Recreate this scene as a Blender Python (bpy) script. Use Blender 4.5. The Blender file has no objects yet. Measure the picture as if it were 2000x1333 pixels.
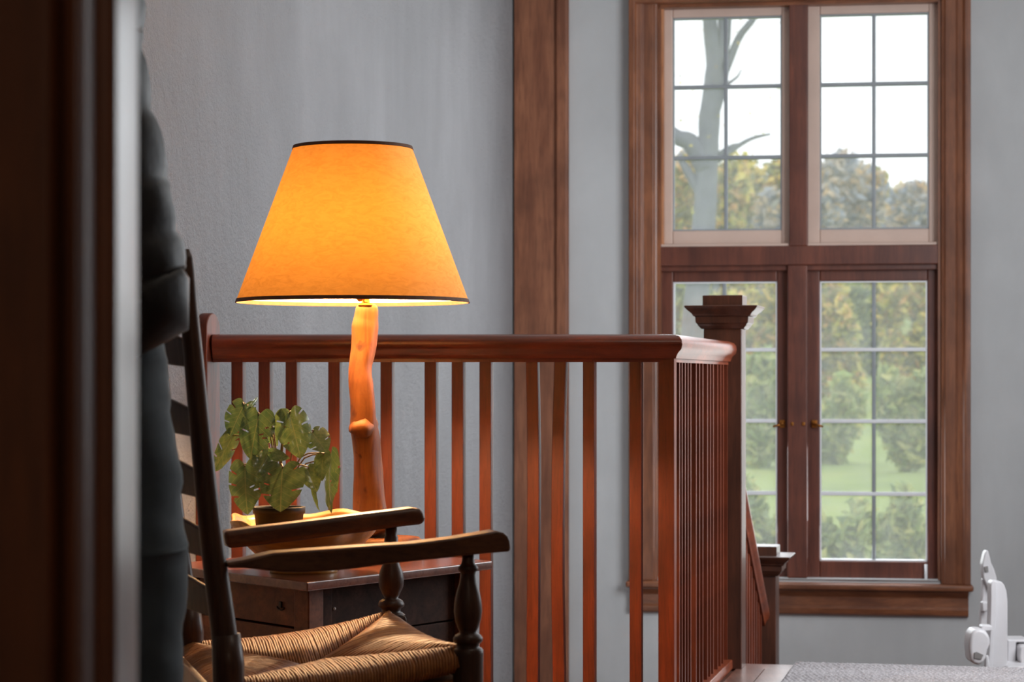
import bpy, bmesh, math, random
from mathutils import Vector, Matrix
random.seed(7)
S = bpy.context.scene
COL = S.collection
PI = math.pi
F = 4500.0; EYE = 0.878; HX = 1000.0; HY = 738.0

# ------------------------------------------------------------ camera, world, lights, exposure
cd = bpy.data.cameras.new('camera'); cam = bpy.data.objects.new('camera', cd); COL.objects.link(cam)
cam.location = (0, 0, EYE); cam.rotation_euler = (PI/2, 0, 0)
cd.sensor_width = 36; cd.lens = 36*F/2000; cd.shift_y = (HY-666.5)/2000
cd.clip_start = 0.05; cd.clip_end = 500
cd.dof.use_dof = True; cd.dof.focus_distance = 4.9; cd.dof.aperture_fstop = 8.5
S.camera = cam
S.view_settings.view_transform = 'Standard'; S.view_settings.look = 'None'
S.view_settings.gamma = 1; S.view_settings.exposure = 0.0
S.view_settings.use_curve_mapping = False

w = bpy.data.worlds.new('overcast_sky'); S.world = w; w.use_nodes = True
bg = w.node_tree.nodes['Background']; bg.inputs[0].default_value = (0.93, 0.965, 1.0, 1); bg.inputs[1].default_value = 2.0

def lamp(name, kind, loc, power, col, **k):
    l = bpy.data.lights.new(name, kind); l.energy = power; l.color = col
    for a, b in k.items(): setattr(l, a, b)
    o = bpy.data.objects.new(name, l); COL.objects.link(o); o.location = loc
    return o
def aim(o, t):
    o.rotation_euler = (Vector(t)-o.location).to_track_quat('-Z', 'Y').to_euler()
# daylight through the tall side window of the stair hall (right wall, outside the frame)
a1 = lamp('side_window_daylight', 'AREA', (2.68, 6.6, 1.5), 88, (0.91, 0.955, 1.0), shape='RECTANGLE', size=1.9, size_y=1.7)
aim(a1, (-.4, 7.0, 1.1))
# daylight that comes in through the window we see
a2 = lamp('stair_window_daylight', 'AREA', (1.25, 9.75, 1.5), 25, (0.92, 0.96, 1.0), shape='RECTANGLE', size=1.2, size_y=2.4)
aim(a2, (0.9, 5, 1.0))
# added weak warm fill for the hall's ambient light, unseen
a3 = lamp('hall_fill_light', 'AREA', (.6, 3.2, 2.6), 4, (1.0, 0.86, 0.72), shape='DISK', size=.5)
a4 = lamp('near_room_fill_light', 'AREA', (.5, -.6, 2.6), 11, (1.0, 0.76, 0.55), shape='DISK', size=.5)  # added fill that lifts the dark door casing and the fronts beyond
BULB = 84

# ------------------------------------------------------------ helpers
def P(px, py, d): return Vector(((px-HX)/F*d, d, EYE-(py-HY)/F*d))
def K(d): return F/d
TH = math.atan(969/F); U = Vector((math.cos(TH), -math.sin(TH), 0)); V = Vector((math.sin(TH), math.cos(TH), 0)); Z = Vector((0, 0, 1))

def link(o, parent=None):
    COL.objects.link(o)
    if parent: o.parent = parent
    return o
def tag(o, label=None, cat=None, group=None, kind=None):
    if label: o['label'] = label
    if cat: o['category'] = cat
    if group: o['group'] = group
    if kind: o['kind'] = kind
    return o
OFF = {}
def thing(name, loc, label=None, cat=None, group=None, kind=None):
    o = bpy.data.objects.new(name, None); o.location = loc; link(o)
    o.empty_display_size = .1
    OFF[o.name] = Vector(loc)
    return tag(o, label, cat, group, kind)
def obj(name, vf, m, parent=None, smooth=False, bevel=0, loc=None, seg=2, sub=0):
    vs, fs = vf
    off = OFF.get(parent.name, Vector((0, 0, 0))) if parent else (Vector(loc) if loc else Vector((0, 0, 0)))
    me = bpy.data.meshes.new(name); me.from_pydata([tuple(Vector(v)-off) for v in vs], [], fs)
    b = bmesh.new(); b.from_mesh(me); bmesh.ops.recalc_face_normals(b, faces=b.faces); b.to_mesh(me); b.free()
    if smooth:
        for p in me.polygons: p.use_smooth = True
    me.materials.append(m)
    o = bpy.data.objects.new(name, me); link(o, parent)
    OFF[o.name] = off
    if loc and not parent: o.location = loc
    if sub:
        s = o.modifiers.new('s', 'SUBSURF'); s.levels = s.render_levels = sub
    if bevel:
        bv = o.modifiers.new('b', 'BEVEL'); bv.width = bevel; bv.segments = seg; bv.limit_method = 'ANGLE'; bv.angle_limit = math.radians(35)
        for p in me.polygons: p.use_smooth = True
        wn = o.modifiers.new('w', 'WEIGHTED_NORMAL')
    return o
def join(*vfs):
    vs = []; fs = []
    for v, f in vfs:
        n = len(vs); vs += [Vector(q) for q in v]; fs += [tuple(i+n for i in q) for q in f]
    return vs, fs
def boxa(o, a, b, c):   # corner + three edge vectors
    o = Vector(o); a = Vector(a); b = Vector(b); c = Vector(c)
    vs = [o, o+a, o+a+b, o+b, o+c, o+a+c, o+a+b+c, o+b+c]
    return vs, [(0, 1, 2, 3), (4, 7, 6, 5), (0, 4, 5, 1), (1, 5, 6, 2), (2, 6, 7, 3), (3, 7, 4, 0)]
def box(x0, x1, y0, y1, z0, z1): return boxa((x0, y0, z0), (x1-x0, 0, 0), (0, y1-y0, 0), (0, 0, z1-z0))
def prism(pts, vec):
    n = len(pts); vec = Vector(vec)
    vs = [Vector(p) for p in pts]+[Vector(p)+vec for p in pts]
    return vs, [tuple(range(n)), tuple(range(2*n-1, n-1, -1))]+[(i, (i+1) % n, (i+1) % n+n, i+n) for i in range(n)]
def lathe(c, prof, n=28, cap=True, sx=1, sy=1, rot=0, sq=False):
    vs = []; fs = []
    for z, r in prof:
        for i in range(n):
            a = rot+2*PI*i/n
            vs.append((c[0]+r*sx*math.cos(a), c[1]+r*sy*math.sin(a), z))
    for j in range(len(prof)-1):
        for i in range(n):
            k = (i+1) % n
            fs.append((j*n+i, j*n+k, (j+1)*n+k, (j+1)*n+i))
    if cap:
        fs.append(tuple(range(n-1, -1, -1))); fs.append(tuple(range((len(prof)-1)*n, len(prof)*n)))
    return vs, fs
def sqlathe(c, prof, ax=U, ay=V):
    vs = []; fs = []
    for z, h in prof:
        for a, b in ((-1, -1), (1, -1), (1, 1), (-1, 1)):
            q = Vector((c[0], c[1], 0))+ax*h*a+ay*h*b; vs.append((q.x, q.y, z))
    for j in range(len(prof)-1):
        for i in range(4):
            k = (i+1) % 4; fs.append((j*4+i, j*4+k, (j+1)*4+k, (j+1)*4+i))
    fs += [(3, 2, 1, 0), tuple(range(len(prof)*4-4, len(prof)*4))]
    return vs, fs
def tube(pts, rad, n=8, cap=True, flat=1.0, up=None, fn=None):
    pts = [Vector(p) for p in pts]
    if not isinstance(rad, (list, tuple)): rad = [rad]*len(pts)
    vs = []; fs = []; prev = None
    for j, p in enumerate(pts):
        t = (pts[min(j+1, len(pts)-1)]-pts[max(j-1, 0)]).normalized()
        if prev is None:
            ref = up if up else (Vector((0, 0, 1)) if abs(t.z) < .9 else Vector((1, 0, 0)))
            a = t.cross(ref).normalized()
        else:
            a = (prev-t*prev.dot(t)).normalized()
        prev = a; b = t.cross(a)
        for i in range(n):
            an = 2*PI*i/n; r = rad[j]*(fn(j, i) if fn else 1)
            vs.append(p+a*math.cos(an)*r+b*math.sin(an)*r*flat)
    for j in range(len(pts)-1):
        for i in range(n):
            k = (i+1) % n; fs.append((j*n+i, j*n+k, (j+1)*n+k, (j+1)*n+i))
    if cap: fs += [tuple(range(n-1, -1, -1)), tuple(range((len(pts)-1)*n, len(pts)*n))]
    return vs, fs
def interp(pts, n):   # catmull resample
    pts = [Vector(p) for p in pts]; out = []
    m = len(pts)
    for s in range(n):
        t = s/(n-1)*(m-1); i = min(int(t), m-2); u = t-i
        p0 = pts[max(i-1, 0)]; p1 = pts[i]; p2 = pts[i+1]; p3 = pts[min(i+2, m-1)]
        out.append(0.5*((2*p1)+(p2-p0)*u+(2*p0-5*p1+4*p2-p3)*u*u+(3*p1-p0-3*p2+p3)*u**3))
    return out
def ball(c, r, n=16, m=10, sx=1, sy=1, sz=1):
    prof = [(c[2]+r*sz*-math.cos(PI*j/m), max(1e-4, r*math.sin(PI*j/m))) for j in range(m+1)]
    return lathe(c, prof, n, True, sx, sy)

# ------------------------------------------------------------ materials
def srgb(r, g, b):
    f = lambda c: (c/255/12.92) if c/255 <= .04045 else ((c/255+.055)/1.055)**2.4
    return (f(r), f(g), f(b), 1)
def newmat(name):
    m = bpy.data.materials.new(name); m.use_nodes = True
    nt = m.node_tree; b = nt.nodes['Principled BSDF']
    return m, nt, b
def coords(nt, scale=(1, 1, 1), rot=(0, 0, 0), src='Object'):
    tc = nt.nodes.new('ShaderNodeTexCoord'); mp = nt.nodes.new('ShaderNodeMapping')
    mp.inputs['Scale'].default_value = scale; mp.inputs['Rotation'].default_value = rot
    nt.links.new(tc.outputs[src], mp.inputs[0]); return mp.outputs[0]
def noise(nt, vec, scale, detail=4, rough=.6, dist=0):
    n = nt.nodes.new('ShaderNodeTexNoise'); n.inputs['Scale'].default_value = scale; n.inputs['Detail'].default_value = detail
    n.inputs['Roughness'].default_value = rough; n.inputs['Distortion'].default_value = dist
    nt.links.new(vec, n.inputs['Vector']); return n.outputs['Fac']
def ramp(nt, fac, stops):
    r = nt.nodes.new('ShaderNodeValToRGB'); e = r.color_ramp.elements
    while len(e) > 1: e.remove(e[0])
    e[0].position = stops[0][0]; e[0].color = stops[0][1]
    for p, c in stops[1:]:
        q = e.new(p); q.color = c
    nt.links.new(fac, r.inputs[0]); return r.outputs[0]
def mixc(nt, fac, a, b, mode='MIX'):
    m = nt.nodes.new('ShaderNodeMix'); m.data_type = 'RGBA'; m.blend_type = mode
    for s, v in ((0, fac), (6, a), (7, b)):
        if hasattr(v, 'is_linked') or hasattr(v, 'links'): nt.links.new(v, m.inputs[s])
        else: m.inputs[s].default_value = v
    return m.outputs[2]
def bump(nt, b, h, strength, dist):
    n = nt.nodes.new('ShaderNodeBump'); n.inputs['Strength'].default_value = strength; n.inputs['Distance'].default_value = dist
    nt.links.new(h, n.inputs['Height']); nt.links.new(n.outputs[0], b.inputs['Normal'])
def wood(name, dark, light, axis='z', rough=.38, coat=.25, scale=1.0, spec=.5, worn=0):
    m, nt, b = newmat(name)
    st = {'x': (.09, 1, 1), 'y': (1, .09, 1), 'z': (1, 1, .09)}[axis]
    v = coords(nt, st)
    n1 = noise(nt, v, 34*scale, 6, .65, .6); n2 = noise(nt, coords(nt), 5, 3, .5)
    n3 = noise(nt, v, 180*scale, 3, .6)
    c = ramp(nt, n1, [(.3, dark), (.7, light)])
    dk = tuple(x*.55 for x in dark[:3])+(1,)
    c = mixc(nt, ramp(nt, n2, [(.40, (0, 0, 0, 1)), (.75, (.65, .65, .65, 1))]), c, dk)
    c = mixc(nt, ramp(nt, n3, [(.35, (.35, .35, .35, 1)), (.5, (0, 0, 0, 1))]), c, dk)
    nt.links.new(c, b.inputs['Base Color'])
    b.inputs['Roughness'].default_value = rough; b.inputs['Coat Weight'].default_value = coat; b.inputs['Coat Roughness'].default_value = .18
    b.inputs['Specular IOR Level'].default_value = spec
    bump(nt, b, n1, .12, .002)
    return m
def plain(name, col, rough=.5, var=.12, vs=8, metallic=0, bumps=0, bs=60, coat=0):
    m, nt, b = newmat(name)
    n = noise(nt, coords(nt), vs, 4)
    lo = tuple(x*(1-var) for x in col[:3])+(1,); hi = tuple(min(1, x*(1+var)) for x in col[:3])+(1,)
    nt.links.new(ramp(nt, n, [(.3, lo), (.7, hi)]), b.inputs['Base Color'])
    b.inputs['Roughness'].default_value = rough; b.inputs['Metallic'].default_value = metallic; b.inputs['Coat Weight'].default_value = coat
    if bumps: bump(nt, b, noise(nt, coords(nt), bs, 5), bumps, .003)
    return m
def plaster(name, col, strength, scale):
    m, nt, b = newmat(name)
    v = coords(nt)
    big = noise(nt, v, 1.6, 5, .6); st = noise(nt, coords(nt, (1.3, 1.3, .45)), 1.8, 5, .6, .3)
    lo = tuple(x*.80 for x in col[:3])+(1,); hi = tuple(min(1, x*1.1) for x in col[:3])+(1,)
    c = ramp(nt, st, [(.3, tuple(x*.88 for x in col[:3])+(1,)), (.68, hi)])
    c = mixc(nt, ramp(nt, big, [(.35, (.45, .45, .45, 1)), (.6, (0, 0, 0, 1))]), c, lo)
    nt.links.new(c, b.inputs['Base Color']); b.inputs['Roughness'].default_value = .75
    h1 = noise(nt, v, scale, 8, .7); h2 = noise(nt, v, scale*.18, 4, .55)
    mx = nt.nodes.new('ShaderNodeMath'); mx.operation = 'ADD'; nt.links.new(h1, mx.inputs[0]); nt.links.new(h2, mx.inputs[1])
    bump(nt, b, mx.outputs[0], strength, .03)
    return m

M_wall = plaster('rough_plaster', srgb(196, 195, 198), 1.0, 95)
M_wall2 = plaster('smooth_plaster', srgb(190, 191, 192), .06, 30)
M_ceil = plain('ceiling_paint', srgb(205, 203, 198), .8, .04)
W_rail = wood('cherry_rail_wood', srgb(88, 34, 15), srgb(138, 58, 26), 'x', .30, .35)
W_bal = wood('cherry_baluster_wood', srgb(82, 34, 17), srgb(128, 56, 28), 'z', .46, .0, spec=.4)
W_newel = wood('newel_wood', srgb(56, 30, 20), srgb(90, 50, 34), 'z', .42, .08, spec=.5)
W_trim = wood('window_trim_wood', srgb(104, 58, 36), srgb(152, 94, 60), 'z', .42, .15, .7)
W_trimh = wood('window_trim_wood_level', srgb(104, 58, 36), srgb(152, 94, 60), 'x', .42, .15, .7)
W_sash = wood('sash_wood', srgb(86, 44, 34), srgb(124, 68, 50), 'z', .4, .2, .7)
W_reveal = wood('lit_reveal_wood', srgb(176, 112, 72), srgb(214, 152, 108), 'z', .4, .1)  # lit tan of the jamb reveal, light put into the wood colour
W_col = wood('corner_board_wood', srgb(112, 64, 42), srgb(158, 102, 72), 'z', .6, 0, .6)
W_door = wood('dark_door_casing_wood', srgb(80, 42, 22), srgb(128, 72, 38), 'z', .42, .27, .5, .6)
W_chair = wood('dark_chair_wood', srgb(50, 29, 18), srgb(92, 58, 36), 'z', .42, .05, spec=.35)
W_arm = wood('worn_arm_wood', srgb(70, 40, 24), srgb(120, 76, 46), 'x', .40, .1, spec=.4)
W_table = wood('old_table_wood', srgb(92, 50, 30), srgb(144, 86, 54), 'x', .55, 0, .8, .25)
W_tabled = wood('old_dark_plank_wood', srgb(44, 28, 22), srgb(78, 50, 38), 'x', .8, 0, .8, .15)
W_top = wood('table_top_wood', srgb(92, 46, 32), srgb(134, 76, 54), 'x', .25, .3, .8)
W_bowl = wood('honey_bowl_wood', srgb(176, 112, 40), srgb(226, 164, 72), 'x', .38, .2, .5)
W_floor = wood('floor_board_wood', srgb(96, 62, 52), srgb(140, 100, 86), 'y', .3, .3, .8)
M_palesash = plain('pale_sash_paint', srgb(206, 180, 166), .5, .05)
M_muntin = plain('muntin_paint', srgb(150, 156, 160), .4, .08)
M_muntinw = plain('white_and_skylit_muntin', srgb(236, 238, 242), .4, .05)  # sky light on the lower crossbars put into the colour; plain white elsewhere
M_black = plain('black_plastic', srgb(14, 13, 15), .75, .1)
M_brass = plain('aged_brass', srgb(170, 112, 56), .35, .2, 40, 1.0)
M_iron = plain('dark_iron', srgb(52, 44, 42), .5, .3, 40, .8)
M_white = plain('white_plastic', srgb(206, 203, 205), .35, .03)
M_grey = plain('grey_plastic', srgb(120, 116, 114), .5, .05)
M_soil = plain('potting_soil', srgb(48, 34, 26), .95, .4, 60, bumps=.8)
M_stem = plain('plant_stem', srgb(110, 84, 40), .5, .25, 30)

# ------------------------------------------------------------ room shell
CEIL = 2.75; LOW = -0.8; BASE = -2.9
def line_pt(o, dirv, t): return Vector(o)+dirv*t
L0 = Vector((-.781, 5.81, 0))               # left wall passes here, along V
C0 = L0+V*((9.47-5.81)/V.y)                 # far corner
PH = math.atan(F/30000.0); W = Vector((math.cos(PH), -math.sin(PH), 0)); WN = Vector((math.sin(PH), math.cos(PH), 0))
def ws(px):
    q = (px-HX)/F; return (q*C0.y-C0.x)/(W.x-q*W.y)
def wz(px, py):
    s = ws(px); d = C0.y+W.y*s; return EYE-(py-HY)/F*d
def wall(name, a, b, n, z0, z1, m, th=.14):
    a = Vector((a[0], a[1], z0)); b = Vector((b[0], b[1], z0))
    o = obj(name, boxa(a, b-a, Vector(n)*th, (0, 0, z1-z0)), m); o['kind'] = 'structure'; return o
La = L0-V*8.2
wall('wall_left', La, C0+V*.2, -U, BASE, CEIL, M_wall)
R0 = C0+W*2.95; Ra = R0-V*11.6
# right wall with a tall window opening (outside the frame)
wr = thing('wall_right', Ra, kind='structure')
q0 = R0-V*3.9; q1 = R0-V*1.9
for a, b, z0, z1 in ((Ra, q0, BASE, CEIL), (q1, R0+V*.2, BASE, CEIL), (q0, q1, BASE, .55), (q0, q1, 2.45, CEIL)):
    a = Vector((a.x, a.y, z0)); b = Vector((b.x, b.y, z0))
    obj('wall_panel', boxa(a, b-a, U*.14, (0, 0, z1-z0)), M_wall2, wr)
# window wall with opening
wx0, wx1 = ws(1285), ws(1838); wz0, wz1 = wz(1706, 1132), wz(1560, 3)
ww = thing('wall_far', C0, kind='structure')
def wp(s, y, z): q = C0+W*s+WN*y; return Vector((q.x, q.y, z))
def wbox(s0, s1, y0, y1, z0, z1): return boxa(wp(s0, y0, z0), W*(s1-s0), WN*(y1-y0), (0, 0, z1-z0))
obj('wall_panel', wbox(-.05, wx0, 0, .22, BASE, CEIL), M_wall2, ww)
obj('wall_panel', wbox(wx1, 3.1, 0, .22, BASE, CEIL), M_wall2, ww)
obj('wall_panel', wbox(wx0, wx1, 0, .22, BASE, wz0), M_wall2, ww)
obj('wall_panel', wbox(wx0, wx1, 0, .22, wz1, CEIL), M_wall2, ww)
# ceiling, back wall
o = obj('ceiling', box(-3.6, 4.2, -2.3, 10.6, CEIL, CEIL+.12), M_ceil); o['kind'] = 'structure'
o = obj('wall_back', box(-3.6, 4.2, -2.3, -2.16, -.1, CEIL), M_ceil); o['kind'] = 'structure'
# corner board beside the window wall
t1 = thing('trim_1', wp(0, 0, LOW), kind='structure')
obj('board', wbox(ws(1005)+.002, ws(1090), -.03, 0, LOW, CEIL), W_col, t1, bevel=.003)
obj('edge_moulding', wbox(ws(1087), ws(1112), -.045, 0, LOW, CEIL), W_col, t1, bevel=.012, seg=4)

# floors: hall floor, landing, stairs
RC = Vector((.392, 5.81, 0))                 # rail corner
NW = RC+V*1.205                              # big newel centre
EDGE = NW+V*.02                              # line of the top nosing (direction U)
fl = thing('floor', (0, 3, 0), kind='structure')
e0 = RC-U*.05+V*(-.0); e1 = NW-U*.06+V*.06; e2 = e1+U*2.4
slab = [(-2.9, -2.2), (-1.9, 1), (L0.x-.02, L0.y+.06), (RC.x+.02, RC.y+.06), (e1.x, e1.y), (e2.x, e2.y), (3.6, -2.2)]
obj('floor_slab', prism([Vector((x, y, -.22)) for x, y in slab], (0, 0, .215)), W_floor, fl)
# nosing board and planks of the top of the stairs
obj('nosing', boxa(Vector((e1.x, e1.y, -.02))+U*.10-V*.09+Vector((0, 0, -.005)), U*2.2, V*.12, (0, 0, .026)), W_floor, fl, bevel=.006)
pl = None; st = Vector((e1.x, e1.y, -.004))+U*.10-V*1.25
pv = boxa((0, 0, 0), U*.083, V*1.157, (0, 0, .006)); 
for i in range(24):
    if pl is None:
        pl = obj('plank', pv, W_floor, fl); me = pl.data; 
        pl.location = st-OFF[fl.name]; 
        me.transform(Matrix.Translation(OFF[fl.name]))
    else:
        c = pl.copy(); link(c, fl); c.location = st-OFF[fl.name]+U*.086*i
stc = thing('staircase', (1.6, 7.6, LOW), kind='structure')
top = Vector((e1.x, e1.y, 0))+U*.0
for i in range(4):
    z = -.2*(i+1); a = top+V*(.03+.27*i)+Vector((0, 0, z))
    obj('riser', boxa(a-V*.0+Vector((0, 0, -.03)), U*2.3, V*.02, (0, 0, .21)), W_newel, stc)
    if i < 3: obj('tread', boxa(a+Vector((0, 0, -.03)), U*2.3, V*.30, (0, 0, .03)), W_floor, stc, bevel=.008)
o = obj('landing_floor', prism([(top+V*.82-U*.02).to_tuple()[:2]+(LOW-.12,), (top+V*.82+U*2.35).to_tuple()[:2]+(LOW-.12,), tuple(R0.to_tuple()[:2])+(LOW-.12,), tuple(C0.to_tuple()[:2])+(LOW-.12,), tuple((C0-V*1.6).to_tuple()[:2])+(LOW-.12,)], (0, 0, .12)), W_floor); o['kind'] = 'structure'; o.name = 'floor_landing'
o = obj('floor_lower', box(-1.6, 3.6, 5.0, 10.2, BASE-.1, BASE), W_floor); o['kind'] = 'structure'

# ------------------------------------------------------------ window_1
win = thing('window_1', wp((wx0+wx1)/2, 0, wz0), kind='structure')
c0, c1 = ws(1230), ws(1895); zt = wz(1560, -75)
zs = wz(1680, 1139)
def casing(s_in, s_out, sgn):
    # stepped casing profile, s from inner to outer
    w_ = s_out-s_in
    pr = [(0, 0), (0, -.018), (.10, -.022), (.14, -.030), (.50, -.032), (.55, -.038), (.72, -.040), (.80, -.052), (1.0, -.052), (1.0, 0)]
    return prism([wp(s_in+w_*a, b, zs) for a, b in pr], (0, 0, zt-zs))
obj('casing', casing(wx0, c0, -1), W_trim, win, bevel=.003)
obj('casing', casing(wx1, c1, 1), W_trim, win, bevel=.003)
obj('head_casing', wbox(c0, c1, -.05, 0, wz1-.0, zt), W_trimh, win, bevel=.006)
# jamb lining
for a, b, z0, z1, nm, mt in ((wx0-.001, wx0+.012, wz0, wz1, 'jamb', W_trim), (wx1-.012, wx1+.001, wz0, wz1, 'jamb', W_trim), (wx0, wx1, wz1-.014, wz1, 'head_jamb', W_trimh)):
    obj(nm, wbox(a, b, -.005, .20, z0, z1), mt, win)
# sill (stool) and apron
obj('sill', wbox(ws(1225), ws(1900), -.075, .02, wz(1680, 1151), zs), W_trimh, win, bevel=.008, seg=3)
pr = [(0, 0), (-.045, 0), (-.045, -.008), (-.032, -.022), (-.026, -.03), (-.026, -.07), (-.032, -.076), (-.028, -.098), (-.018, -.106), (0, -.108)]
zb = wz(1680, 1151)
obj('apron', prism([wp(ws(1232), a, zb+b) for a, b in pr], W*(ws(1891)-ws(1232))), W_trimh, win, bevel=.002)
obj('sill_board', wbox(wx0, wx1, -.0, .2, wz0-.01, wz(1680, 1133)), W_trimh, win)
# transom and mullions
obj('transom', wbox(wx0, wx1, .0, .048, wz(1560, 518), wz(1560, 480)), W_sash, win, bevel=.005)
obj('transom_bead', wbox(wx0, wx1, .02, .048, wz(1560, 528), wz(1560, 516)), W_sash, win, bevel=.003)
obj('transom_ledge', wbox(wx0, wx1, .012, .048, wz(1560, 481), wz(1560, 475)), M_palesash, win, bevel=.003)
obj('jamb_reveal', wbox(wx0, ws(1296), .02, .05, wz(1560, 476), wz1), W_reveal, win, bevel=.003)
obj('mullion', wbox(ws(1541), ws(1578), .0, .048, wz(1560, 481), wz1), W_sash, win, bevel=.005)
obj('mullion', wbox(ws(1538), ws(1577), .0, .048, wz0, wz(1560, 518)), W_sash, win, bevel=.005)

def glassmat():
    m, nt, b = newmat('old_window_glass'); nt.nodes.remove(b)
    out = nt.nodes['Material Output']
    tr = nt.nodes.new('ShaderNodeBsdfTransparent'); tr.inputs[0].default_value = (.97, .98, .985, 1)
    gl = nt.nodes.new('ShaderNodeBsdfGlossy'); gl.inputs['Roughness'].default_value = .05
    df = nt.nodes.new('ShaderNodeBsdfTranslucent'); df.inputs[0].default_value = (.95, .96, .98, 1)
    fr = nt.nodes.new('ShaderNodeFresnel'); fr.inputs[0].default_value = 1.35
    m1 = nt.nodes.new('ShaderNodeMixShader'); nt.links.new(fr.outputs[0], m1.inputs[0]); nt.links.new(tr.outputs[0], m1.inputs[1]); nt.links.new(gl.outputs[0], m1.inputs[2])
    m2 = nt.nodes.new('ShaderNodeMixShader')
    d = ramp(nt, noise(nt, coords(nt), 9, 4, .6), [(.3, (.12, .12, .12, 1)), (.75, (.20, .20, .20, 1))])
    nt.links.new(d, m2.inputs[0]); nt.links.new(m1.outputs[0], m2.inputs[1]); nt.links.new(df.outputs[0], m2.inputs[2])
    nt.links.new(m2.outputs[0], out.inputs[0]); return m
M_glass = glassmat()
def sash(name, so, zo, sg, zg, cols, rows, m, mm, y0, mw):
    """so/zo outer s,z range; sg/zg glass range"""
    f = join(wbox(so[0], sg[0], y0, y0+.045, zo[0], zo[1]), wbox(sg[1], so[1], y0, y0+.045, zo[0], zo[1]),
             wbox(sg[0], sg[1], y0, y0+.045, zo[0], zg[0]), wbox(sg[0], sg[1], y0, y0+.045, zg[1], zo[1]))
    o = obj('sash', f, m, win, bevel=.005)
    # bead round the glass
    bd = .006
    obj('glazing_bead', join(wbox(sg[0]-.001, sg[0]+bd, y0+.008, y0+.04, zg[0], zg[1]), wbox(sg[1]-bd, sg[1]+.001, y0+.008, y0+.04, zg[0], zg[1]),
        wbox(sg[0], sg[1], y0+.008, y0+.04, zg[0]-.001, zg[0]+bd), wbox(sg[0], sg[1], y0+.008, y0+.04, zg[1]-bd, zg[1]+.001)), mm, o)
    for c in cols[1:-1]: obj('muntin', wbox(c-mw/2, c+mw/2, y0+.012, y0+.036, zg[0], zg[1]), M_muntin, o, bevel=.003)
    for r in rows[1:-1]: obj('muntin', wbox(sg[0], sg[1], y0+.010, y0+.040, r-mw/2, r+mw/2), mm, o, bevel=.003)
    for i in range(len(cols)-1):
        for j in range(len(rows)-1):
            a, b = sorted((rows[j], rows[j+1]))
            obj('pane', wbox(cols[i]+.002, cols[i+1]-.002, y0+.023, y0+.026, a+.002, b-.002), M_glass, o)
ur = [wz(1706, y) for y in (22, 160, 301, 446)]; lr = [wz(1706, y) for y in (548, 683, 824, 967, 1099)]
for so, sg in (((1297, 1541), (1312, 1416, 1526)), ((1579, 1836), (1601, 1707, 1815))):
    s = [ws(v) for v in sg]
    sash('sash', (ws(so[0]-12), ws(so[1]+(8 if so[1]<1600 else 3))), (wz(1560, 484), wz(1560, 4)), (s[0], s[2]), (ur[-1], ur[0]), s, ur, M_palesash, M_muntin, .05, .015)
for so, sg in (((1287, 1539), (1313, 1413, 1517)), ((1577, 1835), (1601, 1707, 1812))):
    s = [ws(v) for v in sg]
    sash('sash', (ws(so[0]-3), ws(so[1]+4)), (wz(1706, 1134), wz(1560, 520)), (s[0], s[2]), (lr[-1], lr[0]), s, lr, W_sash, M_muntinw, .05, .0155)
# latches, sash stay peg
for px in (1527, 1590):
    zc = wz(px, 829); sx = ws(px); sg = 1 if px > 1560 else -1
    l = obj('latch', wbox(sx-.012, sx+.012, .040, .05, zc-.016, zc+.016), M_brass, win, bevel=.003)
    obj('latch_lever', join(wbox(sx-.006, sx+.006, .020, .042, zc-.006, zc+.006), tube([wp(sx, .022, zc), wp(sx+sg*.02, .018, zc-.006), wp(sx+sg*.036, .02, zc-.010)], .0045)), M_brass, l, smooth=True)
    obj('latch_keeper', wbox(sx-sg*.042-.006, sx-sg*.042+.006, -.008, .0, zc-.006, zc+.008), M_brass, win, bevel=.002)
obj('sash_stay', tube([wp(ws(1809), .03, zs-.002), wp(ws(1809), .03, wz(1809, 1104))], .006, 10), M_muntinw, win, smooth=True)

# window_2 : side window in the right wall (outside the frame), gives its light
w2 = thing('window_2', Vector((q0.x, q0.y, .55)), kind='structure')
def rb(t0, t1, n0, n1, z0, z1): return boxa(Vector((q0.x, q0.y, z0))+V*t0+U*n0, V*(t1-t0), U*(n1-n0), (0, 0, z1-z0))
obj('casing', join(rb(-.1, 0, -.03, 0, .45, 2.55), rb(2, 2.1, -.03, 0, .45, 2.55), rb(0, 2, -.03, 0, .45, .55), rb(0, 2, -.03, 0, 2.45, 2.55)), W_trim, w2)
obj('mullion', join(rb(.98, 1.02, .02, .08, .55, 2.45), rb(0, 2, .02, .08, 1.48, 1.52)), W_trim, w2)
obj('pane', rb(0, 2, .09, .095, .55, 2.45), M_glass, w2)
a1.location = Vector((q0.x, q0.y, 1.5))+V*1.0-U*.06; aim(a1, Vector((-.4, 7.4, 1.2)))
a1.data.size = 1.8; a1.data.size_y = 1.8
a2.location = wp((wx0+wx1)/2, -.09, (wz0+wz1)/2); aim(a2, a2.location-WN+Vector((0, 0, -.15)))
a2.data.size = 1.0; a2.data.size_y = 2.3

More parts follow.
